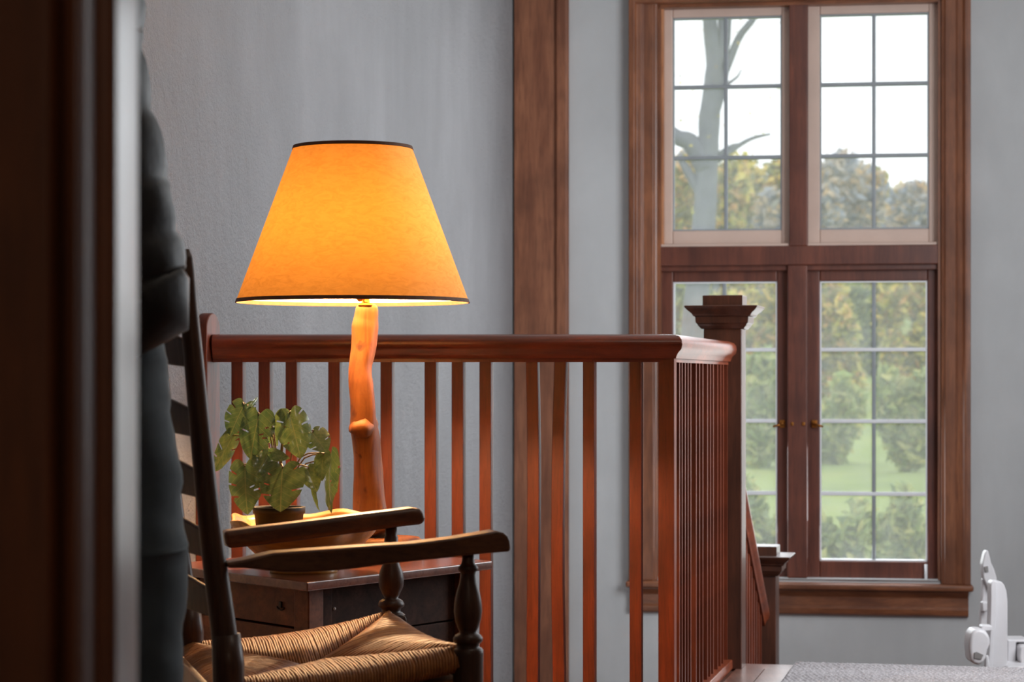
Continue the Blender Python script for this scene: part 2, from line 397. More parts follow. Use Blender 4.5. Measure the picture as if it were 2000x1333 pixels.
# ------------------------------------------------------------ doorway in the foreground
dw = thing('door_1', (-.3, 1.4, 0), kind='structure')
def X(px, d): return (px-HX)/F*d
D1 = 1.35; D2 = 1.392; D3 = 1.482
xs = X(165, D1); xr = X(225, D2)
prof = [(-.62, D1), (X(95, D1), D1-.004), (X(104, D1), D1+.0), (X(108, D1), D1+.016), (X(120, D1), D1+.016), (X(126, D1), D1), (X(152, D1), D1-.002), (xs-.004, D1+.001), (xs-.001, D1+.006), (xs, D1+.014), (xs, D2-.002), (xs+.003, D2), (xr-.004, D2), (xr, D2+.005), (xr, D3-.006), (xr-.004, D3), (-.62, D3)]
obj('casing', prism([Vector((x, y, 0)) for x, y in prof], (0, 0, 2.25)), W_door, dw, bevel=.0015)
prof2 = [(1.1-x*0+0, y) for x, y in prof]
mx = .95
obj('casing', prism([Vector((mx-x-.24, y, 0)) for x, y in prof], (0, 0, 2.25)), W_door, dw, bevel=.0015)
obj('head_casing', box(-.62, 1.33, D1, D3, 2.05, 2.25), W_door, dw, bevel=.004)
o = obj('wall_partition', join(box(-2.7, -.62, D1+.02, D3-.01, 0, CEIL), box(1.33, 3.9, D1+.02, D3-.01, 0, CEIL), box(-.62, 1.33, D1+.02, D3-.01, 2.25, CEIL)), M_wall2); o['kind'] = 'structure'; o.name = 'wall_front'

# ------------------------------------------------------------ balcony railing
br = thing('balcony_railing', RC, 'reddish cherry wood balcony railing with balusters in threes behind the lamp', 'railing')
ZT = EYE+83/775; ZB = EYE+37/775
hw = .043; hh = ZT-ZB
prr = [(-.024, 0), (-.026, .006), (-.030, .014), (-.040, .024), (-hw, .036), (-hw+.002, .047), (-.034, .056), (-.02, .0605), (0, .0615), (.02, .0605), (.034, .056), (hw-.002, .047), (hw, .036), (.040, .024), (.030, .014), (.026, .006), (.024, 0)]
AX = Vector((1, 0, 0))
left_end = Vector(((417-1000)/775.0, 5.81, 0)); far_end = NW-V*.058
def railsweep(nodes):   # nodes: (centre, across vector)
    vs = []; fs = []; n = len(prr)
    for c, a in nodes:
        for x, z in prr: vs.append(Vector((c.x+a.x*x, c.y+a.y*x, ZB+z)))
    for j in range(len(nodes)-1):
        for i in range(n):
            k = (i+1) % n; fs.append((j*n+i, j*n+k, (j+1)*n+k, (j+1)*n+i))
    fs += [tuple(range(n)), tuple(range(len(nodes)*n-1, len(nodes)*n-n-1, -1))]
    return vs, fs
across_f = Vector((0, -1, 0)); across_s = U
mit = (across_f+across_s); mit = mit/(mit.dot(across_f))
obj('handrail', railsweep([(left_end, across_f), (RC, mit)]), W_rail, br, smooth=False, bevel=.001)
W_rail_s = wood('cherry_rail_wood_side', srgb(96, 42, 24), srgb(146, 70, 40), 'y', .38, .15)
obj('handrail', railsweep([(RC, mit), (RC+V*.6, across_s), (far_end, across_s)]), W_rail_s, br, smooth=False, bevel=.001)
obj('rail_fillet', boxa(Vector((left_end.x, 5.81-.017, ZB-.009)), (RC.x-left_end.x, 0, 0), (0, .034, 0), (0, 0, .010)), W_rail, br)
obj('rail_fillet', boxa(RC+Vector((0, 0, ZB-.009))-U*.017, V*1.15, U*.034, (0, 0, .010)), W_rail_s, br)
obj('shoe_rail', boxa(Vector((left_end.x, 5.81-.03, 0)), (RC.x-left_end.x, 0, 0), (0, .06, 0), (0, 0, .03)), W_rail, br, bevel=.004)
obj('shoe_rail', boxa(RC-U*.03, V*1.15, U*.06, (0, 0, .03)), W_rail_s, br, bevel=.004)
bw = .0150
def bal(c, bend=None, h=bw):
    zs_ = [.028+(ZB-.03)*i/8 for i in range(9)]
    off = OFF[br.name]
    vs = []; fs = []
    for j, z in enumerate(zs_):
        dx = 0
        if bend:
            t = j/8*(len(bend)-1); i = min(int(t), len(bend)-2); dx = bend[i]+(bend[i+1]-bend[i])*(t-i)
        for a, b in ((-1, -1), (1, -1), (1, 1), (-1, 1)):
            q = Vector(c)+U*h*a+V*h*b; vs.append((q.x+dx, q.y, z))
    for j in range(8):
        for i in range(4): k = (i+1) % 4; fs.append((j*4+i, j*4+k, j*4+4+k, j*4+4+i))
    fs += [(3, 2, 1, 0), (32, 33, 34, 35)]
    return vs, fs
KF = 775.0
proto = None
for px in (466, 519, 572, 655, 705, 757, 843, 896, 950, 1152, 1243):
    c = Vector(((px-1000)/KF, 5.81, 0))
    if proto is None:
        vs, fs = bal((0, 0, 0)); proto = obj('baluster', ([Vector(v)+OFF[br.name] for v in vs], fs), W_bal, br, bevel=.0015, seg=1)
        proto.location = c-OFF[br.name]
    else:
        q = proto.copy(); link(q, br); q.location = c-OFF[br.name]; q.rotation_euler.z = random.uniform(-.03, .03)
obj('baluster', bal(((1041-1000)/KF, 5.81, 0), [0, .001, .002, .003, .003, -.001]), W_bal, br, bevel=.0015, seg=1)
obj('baluster', bal(((1091-1000)/KF, 5.81, 0), [.004, .001, -.002, -.001, .001, .007]), W_bal, br, bevel=.0015, seg=1)
def side_t(px):   # along V from RC such that the right face shows at px
    # solve (RC + U*bw + V*t) projected
    q = (px-HX)/F; a = RC+U*bw
    return (q*a.y-a.x)/(V.x-q*V.y)
vs, fs = bal((0, 0, 0)); thin = []
for v in vs:
    q = Vector(v); t = q.dot(V); thin.append(q-V*t*.5+OFF[br.name])
proto2 = None
for px in (1327.5, 1332.5, 1338.5, 1344, 1349.5, 1360, 1366.5, 1373, 1382, 1388, 1393.5, 1402, 1408, 1413, 1421, 1426):
    if proto2 is None: proto2 = q = obj('baluster', (thin, fs), W_bal, br)
    else: q = proto2.copy(); link(q, br)
    q.location = RC+V*side_t(px)-OFF[br.name]
obj('corner_post', sqlathe(RC, [(0.02, .0205), (ZB+.004, .0205)]), W_bal, br, bevel=.002)
# half post fixed on the wall
bp = L0+U*.0
pts = []
hb = EYE+126/775.0; rr = .05
for i in range(13):
    a = PI-PI*i/12; pts.append((rr+rr*math.cos(a), hb-rr*.8+rr*.8*math.sin(a)))
pts = [(0, 0)]+pts+[(2*rr, 0)]
obj('wall_post', prism([Vector((bp.x, bp.y, 0))+V*(x-.05)+Z*z for x, z in pts], U*.030), W_bal, br, bevel=.004)
# newel
def newel(c, zbase, ztop, parent, s=1.0):
    k = 648.0
    cap = [(576.5, 37), (577.5, 39), (597, 39), (597.2, 69), (598, 71), (601, 70.5), (606, 66), (611, 60), (615, 56.5), (617, 56.5), (619, 52), (631, 51), (633, 48), (637, 46.5), (639, 44), (642, 42), (643, 38)]
    cp = [(ztop-(y-576.5)/k, r/k) for y, r in cap][::-1]
    p = obj('newel_post', sqlathe(c, [(zbase, .0575), (cp[0][0]+.005, .0575)]), W_newel, parent, bevel=.003)
    obj('newel_cap', sqlathe(c, cp), W_newel, p, bevel=.0012)
newel(NW, 0, EYE+161/648.0, br)

# ------------------------------------------------------------ stair railing going down
N2 = NW+V*1.63/V.y*1.0
d2 = 6.94*551/481+.06; N2 = NW+V*((d2-NW.y)/V.y)
ztop2 = EYE-(1068-HY)/F*(d2-.06)
sr = thing('stair_railing', Vector((N2.x, N2.y, LOW)), 'brown wooden stair railing sloping down to the low newel post behind the tall newel', 'railing')
newel(N2, LOW, ztop2, sr)
ra = NW+V*.058; rbk = N2-V*.058
za = EYE-(866-HY)/F*ra.y; zb2 = EYE-(1185-HY)/F*rbk.y
vs = []; fs = []; n = len(prr)
for c, z in ((ra, za), (rbk, zb2)):
    for x, zz in prr: vs.append(Vector((c.x+U.x*x*.85, c.y+U.y*x*.85, z+(zz-.0615)*1.1)))
for i in range(n): k = (i+1) % n; fs.append((i, k, n+k, n+i))
fs += [tuple(range(n)), tuple(range(2*n-1, n-1, -1))]
obj('handrail', (vs, fs), W_rail_s, sr, bevel=.001)
for i in range(12):
    t = (i+.7)/12.6; c = ra.lerp(rbk, t); z1 = za+(zb2-za)*t-.06
    st_i = int(max(0, (c-ra).length-.0)/.27); z0 = -.2*(min(3, st_i)+1)-.0
    obj('baluster', sqlathe(c, [(max(z0, LOW)+.0, .0145), (z1, .0145)]), W_bal, sr)

# ------------------------------------------------------------ carpet runner at the stair head
def carpetmat():
    m, nt, b = newmat('grey_loop_carpet')
    v = coords(nt)
    vo = nt.nodes.new('ShaderNodeTexVoronoi'); vo.inputs['Scale'].default_value = 120; nt.links.new(v, vo.inputs['Vector'])
    c = ramp(nt, vo.outputs['Distance'], [(.1, srgb(196, 190, 192)), (.65, srgb(110, 104, 106))])
    c = mixc(nt, noise(nt, v, 30, 4), c, srgb(150, 146, 148))
    nt.links.new(c, b.inputs['Base Color']); b.inputs['Roughness'].default_value = .95
    bump(nt, b, vo.outputs['Distance'], -.8, .004)
    return m
q = P(1548, 1304, 6.94)
cst = Vector((e1.x, e1.y, 0))+V*.035
s0 = (q-cst).dot(U)
vs = []; fs = []; nx, ny = 380, 60
Wd, Ln = 1.35, .75
for j in range(ny+1):
    for i in range(nx+1):
        x = s0+Wd*i/nx; y = -Ln*j/ny
        h = .011+.0026*math.sin(i*1.5+(j % 2)*1.57)*math.cos(j*1.7)+random.uniform(-.0012, .0012)
        if j == 0: h -= .006
        if i == 0 or i == nx: h -= .006
        p = cst+U*x+V*(y-.004*(j == 0)); vs.append((p.x, p.y, h))
for j in range(ny):
    for i in range(nx):
        a = j*(nx+1)+i; fs.append((a, a+1, a+nx+2, a+nx+1))
M_carpet = carpetmat()
cr = thing('carpet_runner', cst+U*(s0+Wd/2), 'grey looped carpet runner at the head of the stairs beside the tall newel', 'carpet')
obj('pile', (vs, fs), M_carpet, cr, smooth=True)
a = cst+U*s0+Vector((0, 0, .003))
obj('backing', boxa(a-V*Ln, U*Wd, V*Ln, (0, 0, .006)), M_carpet, cr)

# ------------------------------------------------------------ stair lift
SD = 7.7
sl = thing('stair_lift', P(1950, 1500, SD)*1.0, 'white folded stair lift chair by the wall right of the window', 'stairlift')
sl.location.z = -.8; OFF[sl.name] = Vector(sl.location)
def sp(pts, d, th, m, nm, parent=sl, bev=.006): return obj(nm, prism([P(x, y, d) for x, y in pts], (-.00, th, 0)), m, parent, bevel=bev, seg=3)
bk = sp([(1949, 1136), (1956, 1137), (1962, 1144), (1966, 1156), (1968, 1175), (1968, 1345), (1936, 1345), (1938, 1290), (1941, 1250), (1945, 1200), (1945, 1150), (1946, 1138)], SD, .09, M_white, 'backrest')
sp([(1937, 1137), (1942, 1134), (1947, 1136), (1948, 1150), (1947, 1200), (1943, 1245), (1940, 1290), (1937, 1345), (1930, 1345), (1931, 1290), (1934, 1230), (1935, 1170), (1935, 1142)], SD-.02, .06, M_white, 'backrest_shell')
arm = sp([(1896, 1240), (1903, 1232), (1913, 1229), (1925, 1233), (1934, 1244), (1935, 1258), (1930, 1270), (1927, 1285), (1922, 1296), (1912, 1300), (1901, 1298), (1896, 1290), (1893, 1265)], SD-.12, .10, M_white, 'armrest', bev=.012)
sp([(1903, 1276), (1908, 1274), (1921, 1280), (1917, 1289), (1903, 1287)], SD-.125, .01, M_grey, 'control_pad', arm, .001)
sp([(1917, 1225), (1921, 1222), (1938, 1223), (1939, 1233), (1921, 1234), (1918, 1233)], SD-.06, .05, M_white, 'hinge')
sp([(1919, 1130), (1927, 1131), (1930, 1160), (1934, 1200), (1931, 1240), (1922, 1242), (1914, 1240), (1915, 1200), (1919, 1160)], SD+.42, .03, M_white, 'arm_bracket')
k2 = sp([(1919, 1104), (1920, 1098), (1922, 1088), (1925, 1078), (1930, 1075), (1932, 1082), (1936, 1100), (1942, 1112), (1947, 1128), (1947, 1150), (1934, 1158), (1921, 1130)], SD+.40, .05, M_white, 'far_armrest')
sp([(1922, 1108), (1930, 1106), (1931, 1118), (1924, 1119)], SD+.395, .01, M_grey, 'pivot', k2, .002)
sp([(1918, 1176), (1932, 1176), (1933, 1195), (1919, 1196)], SD+.38, .03, M_white, 'belt_clip')
sp([(1925, 1290), (1931, 1280), (1934, 1300), (1932, 1345), (1924, 1345)], SD-.05, .03, M_white, 'belt_strap')
sp([(1968, 1250), (2012, 1250), (2012, 1256), (1985, 1256), (1984, 1320), (1968, 1320)], SD+.1, .12, M_white, 'seat_bracket')
sp([(1993, 1266), (1998, 1262), (2030, 1262), (2030, 1300), (1995, 1300), (1992, 1285)], SD+.05, .15, M_white, 'folded_seat', bev=.012)
sp([(1967, 1303), (2050, 1301), (2050, 1330), (1970, 1330), (1967, 1318)], SD-.04, .16, M_white, 'seat_base', bev=.006)
a = P(1990, 1330, SD+.1); obj('column', boxa((a.x-.07, a.y-.07, LOW+.08), (.16, 0, 0), (0, .16, 0), (0, 0, a.z-LOW-.06)), M_white, sl, bevel=.015)
obj('footplate', boxa((a.x-.12, a.y-.12, LOW), (.3, 0, 0), (0, .3, 0), (0, 0, .10)), M_white, sl, bevel=.015)

# ------------------------------------------------------------ table
TZ = .5
TC = Vector((X(600, 4.253), 4.253, 0))
TR = Vector((.561, .828, 0)); TL = Vector((-.63, .777, 0))
LR = .602; LL = .52
tb = thing('side_table', TC+TR*.3+TL*.25, 'old reddish wooden chest table with drawers under the lamp and plant', 'table')
def tp(a, b, z): q = TC+TR*a+TL*b; return Vector((q.x, q.y, z))
def tbox(a0, a1, b0, b1, z0, z1): return boxa(tp(a0, b0, z0), TR*(a1-a0), TL*(b1-b0), (0, 0, z1-z0))
obj('table_top', tbox(0, LR, 0, LL, TZ-.018, TZ), W_top, tb, bevel=.003)
i0 = .035
for a, b in ((i0, i0), (LR-i0-.045, i0), (i0, LL-i0-.05), (LR-i0-.045, LL-i0-.05)):
    obj('leg', tbox(a, a+.045, b, b+.05, 0, TZ-.018), W_table, tb, bevel=.003)
# left face: drawers
z_ = TZ-.018
for z0, z1 in ((z_-.076, z_-.004), (z_-.19, z_-.08), (z_-.31, z_-.194)):
    d = obj('drawer', tbox(i0+.006, i0+.03, i0+.052, LL-i0-.052, z0, z1), W_table, tb, bevel=.002)
    zc = (z0+z1)/2
    h = obj('drawer_pull', tube([tp(i0+.004, i0+.10+.012*math.cos(t), zc-.001+.006*math.sin(t)) for t in [PI*i/10-PI for i in range(11)]], .0014, 8), M_iron, d, smooth=True)
    obj('escutcheon', tbox(i0+.002, i0+.007, i0+.096, i0+.104, zc-.003, zc+.009), M_iron, d, bevel=.001)
# right face: planks recessed between legs
for j, (z0, z1) in enumerate(((z_-.10, z_-.003), (z_-.215, z_-.103), (z_-.34, z_-.218))):
    obj('side_plank', tbox(i0+.047, LR-i0-.045, i0+.016, i0+.03, z0, z1), W_tabled, tb, bevel=.002)
obj('corner_cleat', tbox(i0+.045, i0+.075, i0+.004, i0+.016, z_-.10, z_-.003), W_tabled, tb, bevel=.003)
obj('cross_cleat', tbox(i0+.075, i0+.15, i0+.004, i0+.014, z_-.112, z_-.098), W_tabled, tb, bevel=.003)
obj('back_panel', join(tbox(LR-i0-.02, LR-i0-.01, i0+.04, LL-i0-.04, .1, z_), tbox(i0+.04, LR-i0-.04, LL-i0-.02, LL-i0-.01, .1, z_), tbox(i0+.03, LR-i0-.02, i0+.03, LL-i0-.02, .1, .115)), W_tabled, tb)
for z in (z_-.05, z_-.095, z_-.16):
    q = tp(LR-i0-.012, i0-.002, z); obj('nail_head', ball(q, .0035, 8, 6), M_muntin, tb, smooth=True)
q = tp(i0+.09, i0+.014, z_-.045); obj('nail_head', ball(q, .003, 8, 6), M_muntinw, tb, smooth=True)

# ------------------------------------------------------------ table lamp
LD = 4.85; KL = F/LD
lp = thing('table_lamp', Vector((X(745, LD), LD, TZ)), 'lit driftwood table lamp with a large orange cone shade', 'lamp')
def driftmat():
    m, nt, b = newmat('driftwood')
    v = coords(nt, (1, 1, .12)); v2 = coords(nt, (1, 1, .6))
    n1 = noise(nt, v, 40, 6, .6, .8); n2 = noise(nt, v2, 22, 3, .5, .5)
    c = ramp(nt, n1, [(.3, srgb(78, 42, 18)), (.7, srgb(122, 76, 34))])
    c = mixc(nt, ramp(nt, n2, [(.62, (0, 0, 0, 1)), (.70, (.9, .9, .9, 1))]), c, srgb(62, 30, 18))
    nt.links.new(c, b.inputs['Base Color']); b.inputs['Roughness'].default_value = .55; b.inputs['Specular IOR Level'].default_value = .3
    bump(nt, b, n2, -.5, .003); return m
M_drift = driftmat()
rows = [(90, 150, 240), (96, 142, 248), (110, 139, 251), (150, 133, 252), (200, 120, 251), (260, 121, 247), (300, 120, 242), (340, 114, 235), (400, 106, 222), (440, 105, 221), (480, 107, 227), (560, 115, 235), (640, 115, 241), (690, 110, 245), (730, 113, 252), (760, 118, 258), (850, 128, 266), (950, 131, 279), (1050, 132, 291), (1110, 132, 299), (1180, 136, 316), (1250, 150, 345)]
cen = []; rad = []
for y, a, b in rows:
    x = 640+(a+b)/2/2.5625; yy = 560+y/2.5625; r = (b-a)/2/2.5625/KL
    cen.append(P(x, yy, LD+.01*math.sin(y/130))); rad.append(r)
N = 70; cc = []; rr_ = []
for j in range(N):
    y = 90+(1250-90)*(j/(N-1))
    i = max(k for k in range(len(rows)) if rows[k][0] <= y+1e-6); i = min(i, len(rows)-2)
    t = (y-rows[i][0])/(rows[i+1][0]-rows[i][0]); t = t*t*(3-2*t) if rows[i+1][0]-rows[i][0] > 30 else t
    cc.append(cen[i].lerp(cen[i+1], t)); rr_.append(rad[i]+(rad[i+1]-rad[i])*t)
for _ in range(2):
    cc = [cc[0]]+[(cc[i-1]+cc[i]*2+cc[i+1])/4 for i in range(1, N-1)]+[cc[-1]]
fn = lambda j, i: 1+.05*math.sin(i/24*2*PI*3+j*.16)+.035*math.sin(i/24*2*PI*5-j*.23+1)
obj('driftwood_stem', tube(cc, rr_, 24, fn=fn), M_drift, lp, smooth=True)
kn = P(640+160/2.5625, 560+720/2.5625, LD-.035)
obj('branch_stub', tube([kn+Vector((.006, .045, .012)), kn+Vector((.004, .012, .004)), kn+Vector((.001, -.001, 0)), kn+Vector((0, -.008, -.003)), kn+Vector((0, -.0095, -.004))], [.030, .027, .0215, .0165, .004], 20, flat=.85, fn=lambda j, i: 1+.06*math.sin(i*.9+j)+.04*math.sin(i*1.9)), M_drift, lp, smooth=True)
bc = Vector((X(748, LD), LD, 0))
obj('base_disc', lathe((bc.x, bc.y, 0), [(TZ, .078), (TZ+.004, .082), (TZ+.036, .082), (TZ+.042, .077)], 32), M_drift, lp, smooth=False, bevel=.002)
nk = P(716, 594, LD); tx = P(690, 580, LD)
obj('neck', lathe((nk.x-.002, nk.y, 0), [(nk.z-.006, .016), (nk.z+.001, .016), (nk.z+.002, .009), (nk.z+.012, .008), (nk.z+.018, .014), (nk.z+.06, .014), (nk.z+.062, .012)], 20), M_brass, lp, smooth=True)
obj('switch_key', join(tube([P(716, 582, LD), P(706, 582, LD-.01)], .003), ball(P(703, 582, LD-.012), .008, 12, 8, 1, .6, 1)), M_brass, lp, smooth=True)
sc = Vector((X(689, LD), LD, 0)); zb_ = EYE+147/KL; zt_ = EYE+451/KL; r0 = 227.5/KL; r1 = 115/KL
bulbm, nt, b = newmat('lamp_bulb'); b.inputs['Emission Color'].default_value = (1, .62, .28, 1); b.inputs['Emission Strength'].default_value = 6; b.inputs['Base Color'].default_value = (1, .9, .7, 1)
b.inputs['Transmission Weight'].default_value = 0
bt_ = nt.nodes.new('ShaderNodeBsdfTransparent'); bm_ = nt.nodes.new('ShaderNodeMixShader'); bm_.inputs[0].default_value = .25
nt.links.new(bt_.outputs[0], bm_.inputs[1]); nt.links.new(b.outputs[0], bm_.inputs[2]); nt.links.new(bm_.outputs[0], nt.nodes['Material Output'].inputs[0])
bz = zb_+.105
obj('bulb', ball((sc.x, sc.y, bz), .03, 16, 12, 1, 1, 1.2), bulbm, lp, smooth=True).visible_shadow = True
obj('socket', tube([Vector((nk.x-.002, nk.y, nk.z+.055)), Vector((sc.x, sc.y, bz-.034))], [.014, .0195], 16), M_brass, lp, smooth=True)
bl = lamp('bulb_light', 'POINT', (sc.x, sc.y, bz), BULB, (1.0, .64, .34), shadow_soft_size=.022)
bpo = bl; bl.parent = lp; bl.location = Vector((sc.x, sc.y, bz))-OFF[lp.name]
def shademat():
    m, nt, b = newmat('parchment_shade'); nt.nodes.remove(b); out = nt.nodes['Material Output']
    v = coords(nt, (1, 1, 1)); n = noise(nt, coords(nt, (6, 6, 14)), 6, 6, .65, 1.0); n2 = noise(nt, v, 5, 2)
    ct = ramp(nt, n, [(.25, (.70, .29, .03, 1)), (.6, (.82, .36, .04, 1))])
    ct = mixc(nt, ramp(nt, n2, [(.4, (0, 0, 0, 1)), (.7, (.22, .22, .22, 1))]), ct, (.58, .20, .016, 1))
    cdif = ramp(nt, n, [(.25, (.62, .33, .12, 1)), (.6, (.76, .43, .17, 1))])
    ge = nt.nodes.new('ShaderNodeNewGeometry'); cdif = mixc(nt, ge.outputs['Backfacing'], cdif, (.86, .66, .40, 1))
    d = nt.nodes.new('ShaderNodeBsdfDiffuse'); t = nt.nodes.new('ShaderNodeBsdfTranslucent')
    nt.links.new(cdif, d.inputs[0]); nt.links.new(ct, t.inputs[0])
    mx = nt.nodes.new('ShaderNodeMixShader'); mx.inputs[0].default_value = .039
    nt.links.new(d.outputs[0], mx.inputs[1]); nt.links.new(t.outputs[0], mx.inputs[2]); nt.links.new(mx.outputs[0], out.inputs[0]); return m
n = 72
sh = lathe((sc.x, sc.y, 0), [(zb_+(zt_-zb_)*i/10, r0+(r1-r0)*i/10) for i in range(11)], n, cap=False)
shade = obj('lamp_shade', sh, shademat(), lp, smooth=True)
M_trim = plain('shade_trim_tape', srgb(96, 58, 34), .8, .15, 60)
def ring(z0, rA, z1, rB, th=.0016):
    return lathe((sc.x, sc.y, 0), [(z0, rA-th), (z0, rA+th), (z1, rB+th), (z1, rB-th), (z0, rA-th)], n, cap=False)
sl_ = (r1-r0)/(zt_-zb_)
obj('shade_trim', ring(zb_-.001, r0, zb_+.007, r0+sl_*.008), M_trim, shade, smooth=False)
obj('shade_trim', ring(zt_-.006, r1-sl_*.006, zt_+.001, r1), M_trim, shade, smooth=False)
# spider and harp
obj('harp', tube([Vector((sc.x-.0, sc.y, zb_+.06))+Vector((.05*math.sin(a), 0, .13-.13*math.cos(a))) for a in [2*PI*i/24 for i in range(25)]], .0016, 6), M_brass, lp, smooth=True)
obj('shade_spider', join(*[tube([(sc.x, sc.y, zt_-.012), (sc.x+r1*math.cos(a), sc.y+r1*math.sin(a), zt_-.004)], .0015, 6) for a in (0.4, 2.5, 4.6)]), M_brass, shade, smooth=True)
obj('finial', lathe((sc.x, sc.y, 0), [(zt_-.014, .006), (zt_-.006, .008), (zt_-.001, .004)], 12), M_brass, lp, smooth=True)

# ------------------------------------------------------------ wooden bowl + plant
BD = 4.48; KB = F/BD
bcx = X(590, BD); 
bo = thing('wooden_bowl', Vector((bcx, BD, TZ)), 'live-edge honey coloured wooden bowl holding the plant pot, left of the lamp', 'bowl')
def bowlgeo():
    n = 64; prof = [(0.0, .064, 0), (0.006, .064, 0), (.010, .060, 0), (.016, .066, .15), (.03, .086, .4), (.05, .108, .7), (.072, .128, .9), (.092, .141, 1), (.101, .144, 1), (.103, .140, 1), (.094, .132, 1), (.07, .114, .8), (.04, .085, .5), (.02, .05, 0), (.018, .001, 0)]
    vs = []; fs = []
    for h, r, k in prof:
        for i in range(n):
            a = 2*PI*i/n
            wob = 1+k*(.035*math.sin(3*a+.6)+.03*math.sin(5*a+2)+.015*math.sin(11*a))
            hz = h+k*(.006*math.sin(2*a+1)+.004*math.sin(7*a)+.011*math.sin(a))*(h/.1)
            vs.append((bcx+.003+r*wob*1.03*math.cos(a), BD+r*wob*math.sin(a)*.95, TZ+hz))
    for j in range(len(prof)-1):
        for i in range(n):
            k = (i+1) % n; fs.append((j*n+i, j*n+k, j*n+n+k, j*n+n+i))
    fs += [tuple(range(n-1, -1, -1)), tuple(range((len(prof)-1)*n, len(prof)*n))]
    return vs, fs
obj('bowl', bowlgeo(), W_bowl, bo, smooth=True)
pcx = X(545, BD)
pt = thing('potted_plant', Vector((pcx, BD, TZ+.02)), 'small split-leaf monstera in a black pot standing in the wooden bowl', 'plant')
pz = EYE-(991-HY)/KB
obj('pot', lathe((pcx, BD, 0), [(TZ+.022, .036), (pz-.012, .048), (pz-.012, .0505), (pz, .0515), (pz+.001, .048), (pz-.002, .0465), (pz-.02, .044), (pz-.02, .002)], 40), M_black, pt, smooth=True)
obj('soil', lathe((pcx, BD, 0), [(pz-.022, .044), (pz-.014, .0445), (pz-.010, .02), (pz-.008, .002)], 24), M_soil, pt, smooth=True)
def leafmat():
    m, nt, b = newmat('monstera_leaf')
    tc = nt.nodes.new('ShaderNodeTexCoord'); sx = nt.nodes.new('ShaderNodeSeparateXYZ'); nt.links.new(tc.outputs['Object'], sx.inputs[0])
    def mt(op, a, b_=None, v=None):
        n = nt.nodes.new('ShaderNodeMath'); n.operation = op
        nt.links.new(a, n.inputs[0])
        if b_ is not None: nt.links.new(b_, n.inputs[1])
        elif v is not None: n.inputs[1].default_value = v
        return n.outputs[0]
    ax = mt('ABSOLUTE', sx.outputs[0])
    mid = mt('LESS_THAN', ax, v=.014)
    t = mt('SUBTRACT', sx.outputs[1], mt('MULTIPLY', ax, v=.55))
    lat = mt('LESS_THAN', mt('ABSOLUTE', mt('SUBTRACT', mt('FRACT', mt('MULTIPLY', t, v=6.5)), v=.5)), v=.035)
    vein = mt('MAXIMUM', mid, lat)
    n1 = noise(nt, tc.outputs['Object'], 3.5, 3)
    oi = nt.nodes.new('ShaderNodeObjectInfo')
    base = ramp(nt, n1, [(.3, srgb(78, 106, 58)), (.7, srgb(132, 150, 88))])
    base = mixc(nt, mt('MULTIPLY', oi.outputs['Random'], v=.5), base, srgb(58, 92, 52))
    c = mixc(nt, mt('MULTIPLY', vein, v=.3), base, srgb(172, 166, 104))
    nt.links.new(c, b.inputs['Base Color']); b.inputs['Roughness'].default_value = .27; b.inputs['Coat Weight'].default_value = .4
    b.inputs['Specular IOR Level'].default_value = .6
    bump(nt, b, vein, -.3, .01)
    out = nt.nodes['Material Output']; tr = nt.nodes.new('ShaderNodeBsdfTranslucent'); nt.links.new(c, tr.inputs[0])
    mx = nt.nodes.new('ShaderNodeMixShader'); mx.inputs[0].default_value = .2
    nt.links.new(b.outputs[0], mx.inputs[1]); nt.links.new(tr.outputs[0], mx.inputs[2]); nt.links.new(mx.outputs[0], out.inputs[0])
    return m
M_leaf = leafmat()
def leafmesh(seed, slits=True, fold=.28, curl=.25):
    nu, nv = 44, 8
    E = interp([(0, .0, 0), (.07, -.10, 0), (.20, -.17, 0), (.36, -.13, 0), (.47, .02, 0), (.51, .20, 0), (.50, .38, 0), (.43, .57, 0), (.31, .75, 0), (.16, .90, 0), (0, 1.0, 0)], nu+1)
    vs = []; idx = {}
    for i in range(nu+1):
        u = i/nu; my = max(0, (u-.10)/.90)**1.15
        for s in (-1, 1):
            for j in range(nv+1):
                v = j/nv; x = E[i].x*v; y = my+(E[i].y-my)*v**1.15
                z = fold*x*.5-curl*y*abs(y)*.6-.35*x*x*(1+seed % 3)+.010*math.sin(u*30+v*2)*v
                idx[(i, s, j)] = len(vs); vs.append((s*x, y, z))
    fs = []
    cuts = {1: [(17, .50), (24, .42), (31, .55)], -1: [(14, .62), (21, .45), (28, .50)]}
    hl = {1: (20, .3, .5), -1: (25, .2, .45)}
    for i in range(nu):
        for s in (-1, 1):
            for j in range(nv):
                v = (j+.5)/nv; skip = False
                if slits:
                    for k, (c, v0) in enumerate(cuts[s]):
                        if (seed+k+s) % 4 == 0: continue
                        if v > v0+.06*((seed+k) % 2) and (i == c or (v > .9 and i == c+1 and (seed+k) % 3 == 0)): skip = True
                    h = hl[s]
                    if (seed+s) % 3 == 0 and i in (h[0],) and h[1] < v < h[2]: skip = True
                if not skip:
                    q = (idx[(i, s, j)], idx[(i+1, s, j)], idx[(i+1, s, j+1)], idx[(i, s, j+1)])
                    fs.append(q if s < 0 else q[::-1])
    me = bpy.data.meshes.new('leaf'); me.from_pydata(vs, [], fs)
    b = bmesh.new(); b.from_mesh(me); bmesh.ops.remove_doubles(b, verts=b.verts, dist=1e-4); b.to_mesh(me); b.free()
    for p in me.polygons: p.use_smooth = True
    me.materials.append(M_leaf); return me
LM = [leafmesh(i, True, .3+.1*(i % 3), .15+.12*(i % 3)) for i in range(5)]; LMs = [leafmesh(9, False, .4, .3), leafmesh(10, False, .2, .5)]
def cp3(x, y): return 400+x/3.331, 740+y/3.331
